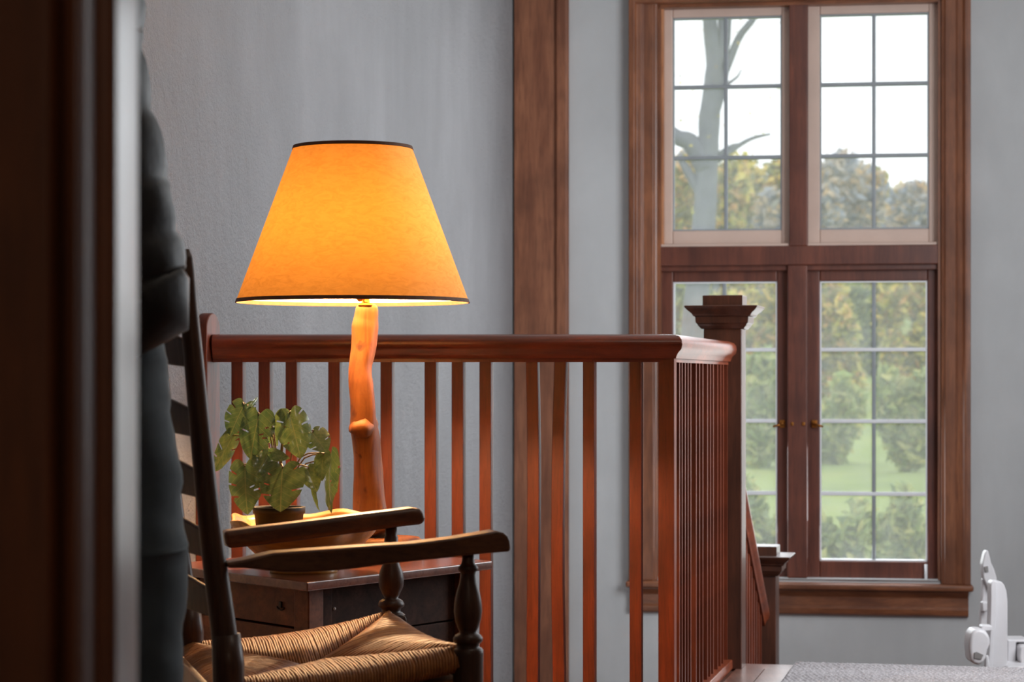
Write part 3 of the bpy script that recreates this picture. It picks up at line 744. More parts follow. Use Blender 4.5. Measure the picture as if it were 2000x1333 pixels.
# base(x,y) tip(x,y) in the crop, width scale, depth offset, yaw turn about midrib, tip depth
leaves = [
 ((255, 172), (158, 362), 1.00, .010, .35, -.005, 1), ((352, 240), (285, 508), .95, -.030, .25, -.05, 1), ((283, 190), (362, 122), .40, -.01, .9, .02, 0),
 ((178, 378), (62, 618), .62, -.005, -.8, -.02, 1), ((262, 572), (262, 874), .92, -.045, .20, -.06, 1), ((505, 585), (487, 860), 1.10, -.065, .10, -.08, 1),
 ((418, 470), (345, 615), .95, -.035, -.3, -.06, 1), ((553, 232), (622, 492), .92, -.030, -.2, -.055, 1), ((538, 232), (470, 226), .95, -.02, .2, -.02, 0),
 ((548, 292), (500, 416), .85, -.005, .5, -.01, 0), ((700, 352), (790, 470), 1.05, -.01, -.4, -.03, 1), ((815, 510), (775, 868), .50, -.02, .95, -.04, 1),
 ((668, 588), (728, 724), .85, -.035, -.3, -.045, 0), ((690, 705), (708, 866), .22, -.03, .9, -.04, 0), ((770, 500), (748, 650), .75, -.03, .5, -.05, 0),
 ((835, 560), (850, 742), .42, .015, .6, .01, 1), ((590, 500), (705, 560), .80, .01, .2, .0, 1), ((412, 338), (455, 432), .85, .03, .3, .03, 0),
 ((430, 486), (536, 520), .60, -.045, .2, -.06, 0), ((345, 400), (395, 445), .9, .02, .2, .02, 0), ((600, 560), (612, 712), 1.0, -.01, .3, -.02, 1), ((700, 440), (718, 540), .9, -.02, .4, -.03, 1), ((190, 440), (150, 515), .9, .03, -.2, .03, 0), ((425, 300), (474, 258), .55, .02, .4, .02, 0),
 ((395, 640), (420, 700), 1.3, -.01, .1, -.02, 1), ((330, 460), (318, 540), .8, .0, .3, 0, 0),
]
origin = Vector((pcx, BD, pz-.008))
for n_, (b_, t_, wd, dz, yaw, tdz, big) in enumerate(leaves):
    tdz -= .018*wd; wd *= .92
    if n_ in (20, 24, 19, 16, 21, 22): continue
    if n_ in (0, 1, 4, 6, 7, 10): wd *= .9
    bp_ = P(*cp3(*b_), BD+dz); tp_ = P(*cp3(*t_), BD+tdz)
    ydir = tp_-bp_; L = ydir.length*1.0; ydir.normalize()
    view = Vector((0, -1, 0)); zdir = (view-ydir*view.dot(ydir)).normalized()
    zdir = Matrix.Rotation(yaw, 3, ydir) @ zdir
    xdir = ydir.cross(zdir).normalized()
    me = (LM[n_ % 5] if big else LMs[n_ % 2])
    o = bpy.data.objects.new('leaf', me); link(o, pt)
    m = Matrix((xdir*L*wd, ydir*L, zdir*L)).transposed().to_4x4(); m.translation = bp_-OFF[pt.name]
    o.matrix_local = m
    # petiole
    h = (bp_-origin)
    mid = origin+Vector((h.x*.45, h.y*.4, h.z*.65+.03*(1 if h.z > .04 else .6)))
    st0 = origin+Vector((h.x*.06+random.uniform(-.008, .008), random.uniform(-.01, .01), 0))
    pts = interp([st0, mid, bp_+Vector((0, .004, .004)), bp_], 12)
    s_ = obj('stem', tube(pts, [.0019-.0008*i/11 for i in range(12)], 6), M_stem, pt, smooth=True)

# ------------------------------------------------------------ rocking chair (ladder back, rush seat)
ch = thing('armchair', Vector((-.28, 3.78, 0)), 'dark ladder-back armchair with woven rush seat and turned posts', 'chair')
a_ = math.radians(15.2); CF = Vector((math.cos(a_), math.sin(a_), 0)); CL = Vector((-math.sin(a_), math.cos(a_), 0))
NF = Vector((X(912, 3.57), 3.57, 0)); NB = NF-CF*.385; 
FF = NF+CL*.545; dff = FF.y; FF = Vector((X(764, FF.y), FF.y, 0)); FB = NB+CL*.46; 
def postline(base, px_y):   # points along a back post at depth of base
    return [P(x, y, base.y+dd) for x, y, dd in px_y]
nbp = [(362, 487, .0), (369, 600, .0), (378, 700, .0), (392, 850, .0), (405, 980, .0), (419, 1100, .0), (436, 1225, .0), (440, 1262, .0)]
pts = interp([P(x, y, NB.y) for x, y, _ in nbp], 30)
rd = [.007+.0 if i == 0 else .0125+(.020-.0125)*min(1, i/26) for i in range(30)]
rd[0] = .006; rd[1] = .0115
lowp = P(446, 1290, NB.y); foot = Vector((lowp.x+.0, lowp.y, 0))
o = obj('back_post', tube(pts, rd, 20), W_chair, ch, smooth=True)
obj('back_leg', sqlathe((0, 0), [(0, .017), (.30, .021), (P(0, 1243, NB.y).z-.004, .021), (P(0, 1238, NB.y).z, .019)], CF, CL) if False else tube([foot, Vector((lowp.x, lowp.y, .3)), P(446, 1300, NB.y), P(441, 1240, NB.y)], [.02, .022, .0245, .022], 12), W_chair, ch, smooth=True)
# far back post: same shape shifted by the chair width
shift = FB-NB
farpts = [p+shift for p in pts]
# keep the slant equal; far post
obj('back_post', tube(farpts, rd, 20), W_chair, ch, smooth=True)
obj('back_leg', tube([foot+shift, Vector((lowp.x, lowp.y, .3))+shift, P(446, 1300, NB.y)+shift, P(441, 1240, NB.y)+shift], [.02, .022, .0245, .022], 12), W_chair, ch, smooth=True)
# ladder slats: bowed backwards
def post_at(z, arr):
    for i in range(len(arr)-1):
        if arr[i].z >= z >= arr[i+1].z:
            t = (arr[i].z-z)/(arr[i].z-arr[i+1].z); return arr[i].lerp(arr[i+1], t)
    return arr[-1]
for py in (560, 690, 818, 930, 1040, 1150):
    zc = EYE-(py-HY)/K(NB.y+.25); hh_ = .030
    vs = []; fs = []; n = 16
    for j in range(n+1):
        t = j/n; p = post_at(zc, pts).lerp(post_at(zc, farpts), t); bow = -CF*.050*math.sin(PI*t)
        arch = math.sin(PI*min(1, max(0, t)))**.55; up_ = .016*math.sin(PI*t)
        for dzz, th in ((up_-hh_*(.8+.2*arch), 0), (up_+hh_*(.3+.7*arch), 0), (up_+hh_*(.3+.7*arch), 1), (up_-hh_*(.8+.2*arch), 1)):
            vs.append(Vector((p.x, p.y, zc+dzz))+bow-CF*(th-.5)*.009+CF*(-dzz*.12))
    for j in range(n):
        for i in range(4): k = (i+1) % 4; fs.append((j*4+i, j*4+k, j*4+4+k, j*4+4+i))
    fs += [(3, 2, 1, 0), (n*4, n*4+1, n*4+2, n*4+3)]
    obj('ladder_slat', (vs, fs), W_chair, ch, bevel=.003)
# front posts (turned)
def turned(c, prof, k, cy): return
def prof_px(rows_, d): return [(EYE-((960+y/3.333)-HY)/K(d), r/3.333/K(d)) for y, r in rows_][::-1]
nfp = prof_px([(385, 38), (450, 40), (475, 46), (485, 58), (500, 66), (515, 64), (528, 50), (545, 47), (600, 58), (660, 76), (720, 88), (780, 92), (840, 84), (890, 68), (915, 54), (925, 60), (938, 84), (955, 96), (972, 96), (988, 86), (992, 74), (1015, 72), (1022, 90), (1035, 99), (1060, 101), (1250, 99)], NF.y)
NFc = P(420+1645*.3, 0, NF.y); NFc.x = X(420+1647/3.333, NF.y)
obj('front_post', lathe((NFc.x, NF.y, 0), [(0, .018), (.2, .022)]+nfp, 28), W_chair, ch, smooth=True)
ffp = prof_px([(225, 38), (290, 38), (300, 45), (440, 44), (480, 58), (520, 74), (570, 83), (620, 80), (660, 62), (695, 44), (704, 60), (715, 76), (735, 86), (750, 84), (765, 62), (785, 60), (792, 75), (800, 84), (806, 92)], FF.y)
obj('front_post', lathe((FF.x, FF.y, 0), ffp, 28), W_chair, ch, smooth=True)
zt2 = ffp[0][0]
obj('front_leg', sqlathe((FF.x, FF.y), [(0, .018), (zt2-.008, .0235), (zt2, .0215)], CF, CL), W_chair, ch, bevel=.003)
# arms
nat = [(440, 1097), (470, 1092), (530, 1078), (600, 1073), (700, 1066), (800, 1060), (880, 1050), (940, 1040), (962, 1036), (976, 1039), (985, 1046), (989, 1056), (990, 1068)]
nab = [(989, 1076), (940, 1080), (905, 1084), (830, 1092), (750, 1100), (690, 1109), (640, 1114), (580, 1117), (540, 1116), (500, 1111), (470, 1108), (440, 1108)]
def armgeo(top_, bot_, base, wdt, xr):
    # depth along the arm follows the chair's forward direction
    def pt_(x, y):
        s = (X(x, base.y)-base.x); d = base.y+s*CF.y/CF.x; return P(x, y, d)
    poly = [pt_(x, y) for x, y in top_+bot_]
    return prism([p-CL*wdt/2 for p in poly], CL*wdt)
obj('arm', armgeo(nat, nab, NF, .050, 0), W_arm, ch, bevel=.011, seg=4)
fat = [(432, 1037), (500, 1028), (560, 1021), (640, 1011), (700, 1003), (760, 996), (800, 991), (815, 993), (823, 1000), (826, 1010)]
fab = [(825, 1023), (780, 1028), (700, 1040), (640, 1047), (560, 1058), (500, 1065), (440, 1071)]
obj('arm', armgeo(fat, fab, FF, .050, 0), W_arm, ch, bevel=.010, seg=4)
# seat: rush woven in four triangles
def seatpt(px, py, d): return P(px, py, d)
A = Vector((NB.x+.01, NB.y+.005, .404)); B = Vector((NFc.x-.012, NF.y+.0, .446)); C = Vector((FF.x-.004, FF.y-.012, .4475)); D = Vector((FB.x+.01, FB.y-.0, .413))
O1 = (A+B+C+D)/4
def rushmat():
    m, nt, b = newmat('woven_rush')
    n = noise(nt, coords(nt), 60, 5, .6); oi = nt.nodes.new('ShaderNodeNewGeometry')
    c = ramp(nt, n, [(.3, srgb(136, 76, 32)), (.7, srgb(196, 130, 66))])
    c = mixc(nt, ramp(nt, oi.outputs['Random Per Island'], [(0, (0, 0, 0, 1)), (1, (.5, .5, .5, 1))]), c, srgb(112, 66, 34))
    nt.links.new(c, b.inputs['Base Color']); b.inputs['Roughness'].default_value = .5
    bump(nt, b, noise(nt, coords(nt), 400, 2), .3, .001); return m
M_rush = rushmat()
parts = []
rnd = random.Random(3)
Am = A.lerp(D, .5); Bm = B.lerp(C, .5)
O_l = O_r = Am.lerp(Bm, .47)
def strand_set(Pq, Qq, Op, Oq, nn, outw):
    for i in range(nn):
        t = (i+.5)/nn
        R = Pq.lerp(Qq, t); R.z -= .009*math.sin(PI*t)
        # end point on the seam Pq->Op->Oq->Qq
        E = Pq.lerp(Op, t*2) if t < .5 else Qq.lerp(Oq, (1-t)*2)
        Ln_ = (E-R).length
        ins = (E-R)
        cz = .5-abs(t-.5)
        pts_ = []
        for f in (0, .12, .3, .5, .75, 1):
            p = R+ins*f
            dip = -.026*(2*cz)**1.0*f**1.2
            pil = .016*math.sin(PI*min(1, f*1.0))*(.5+cz)
            p.z = R.z+(E.z-R.z)*f+.012*(1-f*.9)+dip+pil+rnd.uniform(-.0006, .0006)
            p += (Qq-Pq).normalized()*rnd.uniform(-.001, .001)
            pts_.append(p)
        o1 = R+outw*.014+Vector((0, 0, .004)); o2 = R+outw*.017+Vector((0, 0, -.012)); o3 = R+outw*.006+Vector((0, 0, -.022))
        pts_ = [o3, o2, o1]+pts_
        r_ = (Qq-Pq).length/nn*.56
        parts.append(tube(pts_, r_, 6, flat=1))
strand_set(D, C, O_l, O_r, 84, CL); strand_set(A, B, O_l, O_r, 78, -CL)
strand_set(B, C, O_r, O_r, 60, CF); strand_set(A, D, O_l, O_l, 50, -CF)
o = obj('rush_seat', join(*parts), M_rush, ch, smooth=True); o['kind'] = 'stuff'
fi = [p+Vector((0, 0, -.052)) for p in (A, B, C, D)]
obj('seat_core', prism(fi, (0, 0, .016)), M_rush, ch)
for p_, q_, r_ in ((A, B, .014), (B, C, .014), (C, D, .014)):
    obj('seat_rail', tube([p_+Vector((0, 0, -.010)), q_+Vector((0, 0, -.010))], r_*.9, 10), W_chair, ch, smooth=True)
bk0 = D-CF*.03+Vector((0, 0, .0)); bk1 = A-CF*.03
obj('seat_back_rail', prism([bk0+Vector((0, 0, -.03)), bk1+Vector((0, 0, -.03)), bk1+Vector((0, 0, .006)), bk0+Vector((0, 0, .006))], CF*.012), W_arm, ch, bevel=.003)
for p_, q_, z in ((NFc, foot, .2), (NFc, foot, .12), (FF, foot+shift, .2), (FF, foot+shift, .12), (NFc, FF, .24), (foot, foot+shift, .2)):
    obj('stretcher', tube([Vector((p_.x, p_.y if p_ is not NFc else NF.y, z)), Vector((q_.x, q_.y, z))], .011, 10), W_chair, ch, smooth=True)

# ------------------------------------------------------------ person at the doorway edge
PD = 3.08
pn = thing('person', Vector((-.62, PD, 0)), 'person in black puffer jacket and dark blue jeans standing behind the door casing', 'person')
def skin(name, verts, edges, radii, m, parent, sub=2, root=0):
    off = OFF[parent.name]
    me = bpy.data.meshes.new(name); me.from_pydata([tuple(Vector(v)-off) for v in verts], edges, [])
    o = bpy.data.objects.new(name, me); link(o, parent); me.materials.append(m); OFF[o.name] = off
    s = o.modifiers.new('skin', 'SKIN'); s.use_smooth_shade = True
    for i, v in enumerate(me.skin_vertices[0].data):
        r = radii[i]; v.radius = r if isinstance(r, tuple) else (r, r); v.use_root = (i == root)
    sb = o.modifiers.new('sub', 'SUBSURF'); sb.levels = sb.render_levels = sub
    return o
M_skin = plain('skin', srgb(186, 138, 112), .5, .06)
M_jacket = plain('black_nylon', srgb(8, 8, 10), .5, .2, 10, bumps=.25, bs=30)
M_jean = plain('dark_denim', srgb(52, 64, 72), .75, .2, 6, bumps=.3, bs=14)
M_hair = plain('brown_hair', srgb(60, 42, 30), .6, .3, 40, bumps=.5, bs=90)
M_shoe = plain('dark_shoe', srgb(40, 32, 28), .5, .2)
bx_ = -.665
# body (continuous), mostly under the clothes
bv = [(bx_+.02, PD, .93), (bx_, PD, 1.10), (bx_-.02, PD, 1.30), (bx_-.03, PD, 1.42), (bx_-.035, PD, 1.50), (bx_-.06, PD, 1.56),
      (bx_-.0, PD-.17, 1.40), (bx_+.14, PD-.16, 1.06), (bx_-.06, PD-.20, 1.03), (bx_-.14, PD-.19, 1.04),
      (bx_-.02, PD+.17, 1.40), (bx_+.06, PD+.20, 1.12), (bx_-.14, PD+.18, 1.05), (bx_-.20, PD+.14, 1.08),
      (bx_+.04, PD-.09, .86), (bx_+.125, PD-.09, .53), (bx_+.15, PD-.08, .12),
      (bx_+.0, PD+.09, .86), (bx_-.02, PD+.10, .50), (bx_+.03, PD+.10, .12)]
be = [(0, 1), (1, 2), (2, 3), (3, 4), (4, 5), (3, 6), (6, 7), (7, 8), (8, 9), (3, 10), (10, 11), (11, 12), (12, 13), (0, 14), (14, 15), (15, 16), (0, 17), (17, 18), (18, 19)]
brd = [.12, .10, .12, .07, .05, .05, .045, .035, .025, .022, .045, .035, .025, .022, .07, .045, .032, .07, .045, .032]
skin('body', bv, be, brd, M_skin, pn)
# hands: palm + five fingers each
for wx, wy, wz_ in ((bx_-.15, PD-.19, 1.04), (bx_-.21, PD+.14, 1.08)):
    v = [(wx, wy, wz_), (wx-.045, wy, wz_-.003), (wx-.085, wy, wz_-.008)]; e = [(0, 1), (1, 2)]; r = [(.022, .016), (.034, .014), (.036, .013)]
    for k, (dy, l) in enumerate(((-.028, .062), (-.009, .070), (.010, .066), (.028, .052))):
        n0 = len(v); v += [(wx-.09, wy+dy, wz_-.008), (wx-.09-l*.45, wy+dy*1.05, wz_-.016), (wx-.09-l*.75, wy+dy*1.05, wz_-.034), (wx-.09-l*.85, wy+dy, wz_-.050)]
        e += [(2, n0), (n0, n0+1), (n0+1, n0+2), (n0+2, n0+3)]; r += [.0095, .0085, .008, .007]
    n0 = len(v); v += [(wx-.03, wy-.035, wz_-.012), (wx-.058, wy-.052, wz_-.024), (wx-.082, wy-.054, wz_-.036)]; e += [(0, n0), (n0, n0+1), (n0+1, n0+2)]; r += [.011, .0095, .008]
    skin('hand', v, e, r, M_skin, pn)
# head facing -x
hc = Vector((bx_-.085, PD, 1.645))
vs, fs = ball((0, 0, 0), 1, 32, 24)
hv = []
for v in vs:
    x, y, z = v
    X_ = x*.098; Y_ = y*.076; Z_ = z*.118
    if z < 0: X_ *= (1-.10*(-z)); Y_ *= (1-.30*(-z)); X_ -= .018*(-z)
    if x < -.6:   # face side
        nose = math.exp(-((y*.076)/.011)**2)*math.exp(-((Z_+.018)/.022)**2)*.024; X_ -= nose
        eye = (math.exp(-((abs(Y_)-.031)/.013)**2)*math.exp(-((Z_-.004)/.012)**2))*.009; X_ += eye
        lip = math.exp(-(Y_/.022)**2)*math.exp(-((Z_+.058)/.007)**2)*.006; X_ -= lip
        chin = math.exp(-(Y_/.022)**2)*math.exp(-((Z_+.095)/.015)**2)*.008; X_ -= chin
    hv.append(Vector((X_, Y_, Z_))+hc)
hd = obj('head', (hv, fs), M_skin, pn, smooth=True, sub=1)
M_eye = plain('eye_white', srgb(225, 220, 215), .2, .02)
for s in (-1, 1):
    obj('eye', ball(hc+Vector((-.078, s*.031, .004)), .0125), M_eye, hd, smooth=True)
    obj('iris', ball(hc+Vector((-.0885, s*.031, .004)), .0048, 12, 8, .5), M_black, hd, smooth=True)
    obj('ear', ball(hc+Vector((.012, s*.076, -.005)), .03, 14, 10, .65, .3, 1), M_skin, hd, smooth=True)
obj('mouth', ball(hc+Vector((-.0935, 0, -.060)), .022, 14, 8, .25, 1, .2), plain('lips', srgb(160, 90, 84), .5, .05), hd, smooth=True)
vs, fs = ball((0, 0, 0), 1, 32, 20)
hv = []
for x, y, z in [tuple(v) for v in vs]:
    k = 1.0
    X_ = x*.108+.012; Y_ = y*.086; Z_ = z*.122+.016
    if x < -.15 and z < .55: X_ = max(X_, -.05); Y_ *= .86
    Z_ = max(Z_, -.085 if x > -.1 else -.02)
    hv.append(Vector((X_, Y_, Z_))+hc)
obj('hair', (hv, fs), M_hair, hd, smooth=True)
# puffer jacket: torso rings and quilted sleeves
def puff(path, rads, seg, amp, m, parent, name, n=28, sy=1.0, nsub=6):
    pts = [Vector(p) for p in path]
    L = sum((pts[i+1]-pts[i]).length for i in range(len(pts)-1)); q = max(3, round(L/seg)); N_ = q*nsub+1
    cs = interp(pts, N_)
    rs = []
    for j in range(N_):
        t = j/(N_-1)*(len(rads)-1); i = min(int(t), len(rads)-2); b = rads[i]+(rads[i+1]-rads[i])*(t-i)
        rs.append(b-amp+amp*abs(math.sin(PI*j/nsub))**.5*1.6)
    rs[0] *= .8; rs[-1] *= .8
    return obj(name, tube(cs, rs, n, fn=lambda j, i: 1+.02*math.sin(i*1.3+j*.7)+.012*math.sin(i*2.7-j*.9), flat=sy), m, parent, smooth=True)
jk = puff([(bx_+.01, PD, .915), (bx_+.0, PD, 1.08), (bx_-.015, PD, 1.25), (bx_-.03, PD, 1.40), (bx_-.045, PD, 1.50)], [.150, .150, .160, .145, .070], .062, .008, M_jacket, pn, 'jacket', 36, 1.0)
SDp = PD-.17
sed = [(268, -40, .085), (276, 60, .088), (290, 180, .088), (315, 290, .086), (333, 390, .084), (352, 480, .080), (366, 560, .076), (368, 596, .070)]
sp_ = [(X(x, SDp)-r_, SDp, P(0, y, SDp).z) for x, y, r_ in sed]
lx, lz = sp_[-1][0], sp_[-1][2]
slv = puff([(bx_-.01, PD-.10, 1.46)]+sp_+[(lx-.06, SDp-.01, .992), (lx-.14, SDp-.02, .990), (lx-.22, SDp-.02, 1.01), (lx-.28, SDp-.02, 1.03)], [.075]+[q[2] for q in sed]+[.058, .056, .05, .042], .085, .0035, M_jacket, jk, 'sleeve')
puff([(bx_-.02, PD+.15, 1.42), (bx_+.02, PD+.19, 1.28), (bx_+.05, PD+.20, 1.14), (bx_-.03, PD+.19, 1.08), (bx_-.12, PD+.18, 1.05), (bx_-.18, PD+.15, 1.07)], [.078, .074, .068, .060, .052, .040], .060, .007, M_jacket, jk, 'sleeve')
# jeans
edge = [(282, 650), (298, 662), (316, 700), (330, 755), (339, 830), (346, 900), (353, 980), (364, 1060), (368, 1100), (364, 1170), (358, 1250), (352, 1333), (350, 1450)]
lp_ = []; lr_ = []
for x, y in edge:
    z = P(0, y, PD-.08).z; r = .115 if y < 760 else (.108 if y < 900 else (.10 if y < 1120 else .088))
    e_ = X(x, PD-.08); lp_.append(Vector((e_-r, PD-.08, z))); lr_.append(r)
lp_ += [Vector((lp_[-1].x-.005, PD-.08, .22)), Vector((lp_[-1].x+.0, PD-.08, .09))]; lr_ += [.075, .065]
N_ = 60; cs = interp(lp_, N_); rs = []
for j in range(N_):
    t = j/(N_-1)*(len(lr_)-1); i = min(int(t), len(lr_)-2); rs.append(lr_[i]+(lr_[i+1]-lr_[i])*(t-i))
fold = lambda j, i: 1+.022*math.sin(j*.55+i*.35)+.014*math.sin(j*.9-i*.6)+.010*math.sin(j*1.7+i*1.1)
jn = obj('jeans', join(tube(cs, rs, 30, fn=fold), tube([c+Vector((-.05, .19, 0)) for c in cs], [r*.95 for r in rs], 30, fn=fold), tube([(bx_+.03, PD, .98), (bx_+.03, PD, .90), (bx_+.02, PD, .82)], [.13, .15, .12], 24)), M_jean, pn, smooth=True)
for s, fx in ((-.08, 0), (.11, -.05)):
    c = Vector((lp_[-1].x+fx, PD+s, 0))
    obj('shoe', lathe((c.x-.05, c.y, 0), [(0, .9), (.02, 1.0), (.035, 1.0), (.07, .8), (.10, .45), (.11, .35)], 24, True, .14, .05), M_shoe, pn, smooth=True)

# ------------------------------------------------------------ outside: hill, trees, shrubs
def grassmat():
    m, nt, b = newmat('hill_grass'); v = coords(nt)
    n = noise(nt, v, .35, 6, .7); n2 = noise(nt, v, 6, 4)
    c = ramp(nt, n, [(.3, srgb(104, 124, 62)), (.55, srgb(142, 156, 84)), (.75, srgb(166, 158, 100))])
    c = mixc(nt, ramp(nt, n2, [(.3, (.3, .3, .3, 1)), (.6, (0, 0, 0, 1))]), c, srgb(84, 104, 62))
    nt.links.new(c, b.inputs['Base Color']); b.inputs['Roughness'].default_value = .9; return m
def hill(x, y):
    z = -1.4 if y < 16 else -1.4+(y-16)*.076
    return z+.12*math.sin(x*.5+y*.22)+.08*math.sin(x*1.1-y*.6)-.35*max(0, (y-70))*.0
vs = []; fs = []; nx, ny = 60, 70
for j in range(ny+1):
    for i in range(nx+1):
        x = -20+70*i/nx; y = 10.8+(150-10.8)*(j/ny)**1.6; vs.append((x, y, hill(x, y)))
for j in range(ny):
    for i in range(nx): a = j*(nx+1)+i; fs.append((a, a+1, a+nx+2, a+nx+1))
o = obj('ground_outside', (vs, fs), grassmat(), smooth=True); o['kind'] = 'structure'; o.name = 'ground'
def leafcol(name, cols, tr=.35):
    m, nt, b = newmat(name); g = nt.nodes.new('ShaderNodeNewGeometry')
    c = ramp(nt, g.outputs['Random Per Island'], [(i/(len(cols)-1), srgb(*q)) for i, q in enumerate(cols)])
    nt.links.new(c, b.inputs['Base Color']); b.inputs['Roughness'].default_value = .7
    out = nt.nodes['Material Output']; t = nt.nodes.new('ShaderNodeBsdfTranslucent'); nt.links.new(c, t.inputs[0])
    mx = nt.nodes.new('ShaderNodeMixShader'); mx.inputs[0].default_value = tr
    nt.links.new(b.outputs[0], mx.inputs[1]); nt.links.new(t.outputs[0], mx.inputs[2]); nt.links.new(mx.outputs[0], out.inputs[0]); return m
ML_y = leafcol('autumn_yellow_leaves', [(236, 206, 100), (222, 206, 110), (120, 128, 84), (240, 190, 120), (92, 100, 84), (214, 206, 96), (110, 120, 70)])
ML_g = leafcol('green_leaves', [(86, 108, 70), (128, 146, 84), (190, 190, 110), (70, 88, 70), (140, 150, 96)])
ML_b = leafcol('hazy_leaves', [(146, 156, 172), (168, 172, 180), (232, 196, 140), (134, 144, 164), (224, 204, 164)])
ML_l = leafcol('light_green_leaves', [(130, 150, 90), (172, 182, 112), (112, 134, 86), (206, 200, 128), (150, 170, 100)])
M_bark = plain('grey_bark', srgb(104, 106, 116), .9, .25, 5, bumps=.5, bs=12)
def leafcloud(c, rx, ry, rz, n, size, rnd, clumps=9):
    vs = []; fs = []
    cl = [(rnd.uniform(-.75, .75), rnd.uniform(-.75, .75), rnd.uniform(-.75, .75), rnd.uniform(.3, .55)) for _ in range(clumps)]
    for _ in range(n):
        a = rnd.choice(cl); u = Vector((rnd.gauss(0, 1), rnd.gauss(0, 1), rnd.gauss(0, 1))); u = u.normalized()*a[3]*rnd.random()**.4
        p = Vector((c[0]+(a[0]+u.x)*rx, c[1]+(a[1]+u.y)*ry, c[2]+(a[2]+u.z)*rz))
        e1_ = Vector((rnd.uniform(-1, 1), rnd.uniform(-1, 1), rnd.uniform(-1, 1))).normalized(); e2_ = e1_.orthogonal().normalized()
        s = size*rnd.uniform(.6, 1.3); k = len(vs)
        vs += [p-e1_*s, p-e2_*s*.55, p+e1_*s, p+e2_*s*.55]; fs.append((k, k+1, k+2, k+3))
    return vs, fs
def tree(px, d, ytop, width_px, m, n, label, seed, ybot=None, group=None, trunk=True):
    rnd = random.Random(seed)
    bx = X(px, d); g = hill(bx, d); ztop = EYE-(ytop-HY)/K(d); H = ztop-g
    t = thing('tree' if trunk else 'shrub', Vector((bx, d, g)), label, 'tree' if trunk else 'shrub', group)
    rx = width_px/K(d)/2
    zb0 = g+H*(.18 if trunk else .0)
    cz = (ztop+zb0)/2
    if trunk:
        pts = interp([(bx, d, g-.2), (bx+.1, d, g+H*.3), (bx-.12, d, g+H*.6), (bx+.05, d, g+H*.9)], 10)
        obj('trunk', tube(pts, [.035*H*(1-.08*i) for i in range(10)], 10), M_bark, t, smooth=True)
        for k in range(6):
            p = pts[3+k]; q = p+Vector((rnd.uniform(-1, 1)*rx*.8, rnd.uniform(-.6, .6)*rx, H*.18)); obj('branch', tube([p, (p+q)/2+Vector((0, 0, .1)), q], [.012*H, .008*H, .003*H], 6), M_bark, t, smooth=True)
    o = obj('foliage', leafcloud((bx, d, cz), rx, rx*.7, (ztop-zb0)/2, n, .16 if d > 40 else (.11 if d > 25 else .07), rnd, 14), m, t); o['kind'] = 'stuff'
    return t
# row of autumn trees on the hill crest
specs = [(1290, 62, 315, 190, ML_b, 'hazy tree at the left edge of the window view'), (1390, 58, 330, 170, ML_y, 'yellow autumn tree behind the grey trunk'),
         (1480, 64, 318, 170, ML_y, 'pale orange autumn tree seen in the left sashes, right half'), (1560, 60, 330, 160, ML_b, 'hazy tree hidden mostly behind the window mullion'),
         (1640, 62, 305, 180, ML_b, 'blue grey autumn tree seen in the left half of the right sashes'), (1735, 66, 335, 150, ML_y, 'yellow tree seen in the middle of the right sashes'),
         (1815, 60, 360, 150, ML_b, 'lower hazy tree at the right edge of the window view')]
for i, (px, d, yt, wp_, m, lb) in enumerate(specs): tree(px, d, yt, wp_, m, 5200, lb, 20+i, group='autumn trees beyond the window')
specs2 = [(1330, 44, 560, 120, ML_g, 'green shrub low on the hill at the window view left edge'), (1400, 40, 540, 110, ML_y, 'yellow shrub behind the tall newel cap'), (1490, 45, 545, 120, ML_y, 'orange yellow shrub seen just right of the newel cap'),
          (1625, 39, 535, 120, ML_y, 'yellow shrub in the upper left panes of the lower right sash'), (1700, 46, 560, 120, ML_g, 'green shrub behind the middle muntin of the lower right sash'), (1780, 42, 540, 130, ML_y, 'large yellow shrub in the upper right panes of the lower right sash')]
for i, (px, d, yt, wp_, m, lb) in enumerate(specs2): tree(px, d, yt, wp_, m, 3200, lb, 40+i, trunk=False, group='shrubs on the hill beyond the window')
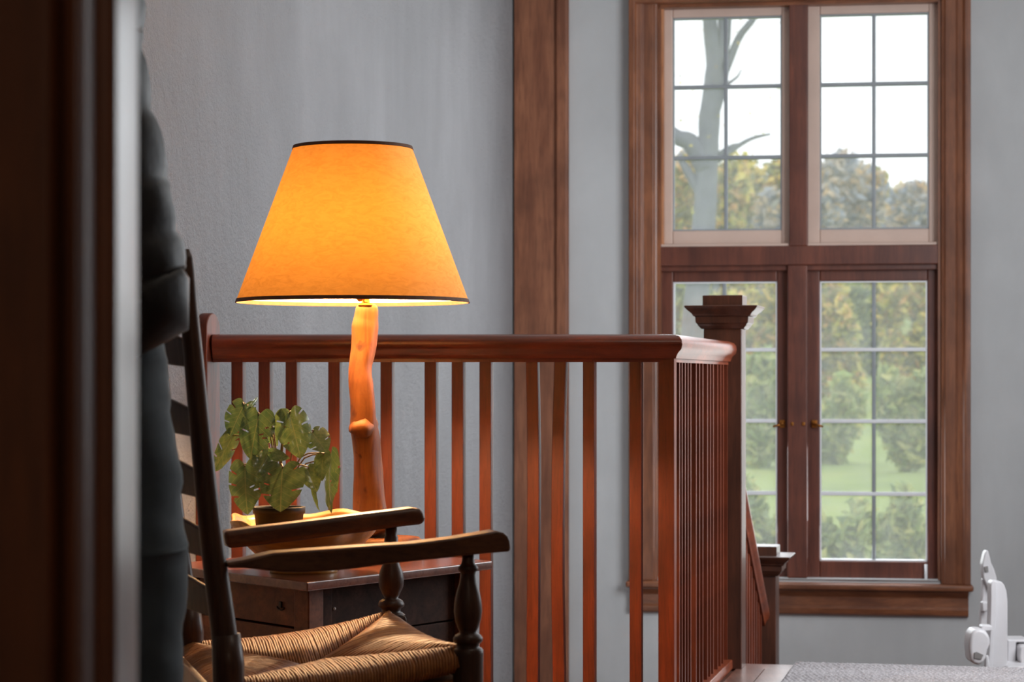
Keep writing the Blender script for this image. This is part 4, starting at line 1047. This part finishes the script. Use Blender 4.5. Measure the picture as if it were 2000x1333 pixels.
specs3 = [(1500, 30, 690, 90, ML_l, 'green bush on the slope right of the tall newel'), (1645, 31, 715, 90, ML_l, 'round green bush mid-slope in the lower right sash'), (1770, 29, 730, 110, ML_l, 'wide green bush mid-slope at the right of the lower right sash'),
          (1480, 19, 960, 120, ML_l, 'near green bush seen low beside the low newel'), (1640, 17.2, 975, 130, ML_l, 'near green bush under the lower left panes'), (1770, 19.2, 960, 150, ML_l, 'near yellow green bush under the lower right panes')]
for i, (px, d, yt, wp_, m, lb) in enumerate(specs3): tree(px, d, yt, wp_, m, 2600, lb, 60+i, trunk=False, group='shrubs on the hill beyond the window')
# big grey tree close to the house
TD = 24
tx_ = P(1385, 300, TD); g = hill(tx_.x, TD)
bt = thing('tree', Vector((P(1352, 900, TD).x, TD, g)), 'large bare grey tree with forked trunk seen through the upper left sash', 'tree')
tk = [P(1345, 1200, TD), P(1350, 900, TD), P(1356, 640, TD), P(1375, 420, TD), P(1384, 300, TD), P(1385, 230, TD), P(1392, 160, TD), P(1395, 110, TD), P(1385, 30, TD), P(1378, -120, TD)]
tk[0].z = g-.3
obj('trunk', tube(interp(tk, 40), [.15-.0022*i for i in range(40)], 16, fn=lambda j, i: 1+.08*math.sin(i*1.3+j*.5)+.06*math.sin(i*2.1-j*.8)), M_bark, bt, smooth=True)
for pts_, r0_, r1_ in (([(1380, 330), (1350, 280), (1322, 268), (1290, 240)], .12, .06), ([(1395, 130), (1412, 90), (1418, 40), (1425, -60)], .08, .05), ([(1400, 180), (1424, 120), (1445, 70), (1475, 30), (1500, -40)], .05, .03),
                       ([(1385, 260), (1415, 150), (1410, 60), (1405, -50)], .05, .035), ([(1378, 330), (1420, 300), (1465, 272), (1505, 262)], .04, .012), ([(1390, 310), (1430, 285), (1450, 283)], .03, .01), ([(1420, 165), (1440, 150), (1448, 135)], .02, .006), ([(1370, 380), (1340, 330), (1330, 310)], .06, .03)):
    obj('branch', tube(interp([P(x, y, TD) for x, y in pts_], 14), [r0_+(r1_-r0_)*i/13 for i in range(14)], 8), M_bark, bt, smooth=True)
rnd = random.Random(5)
ob = obj('foliage', leafcloud(P(1400, 150, TD), 1.0, .6, 1.6, 160, .025, rnd, 12), ML_y, bt); ob['kind'] = 'stuff'
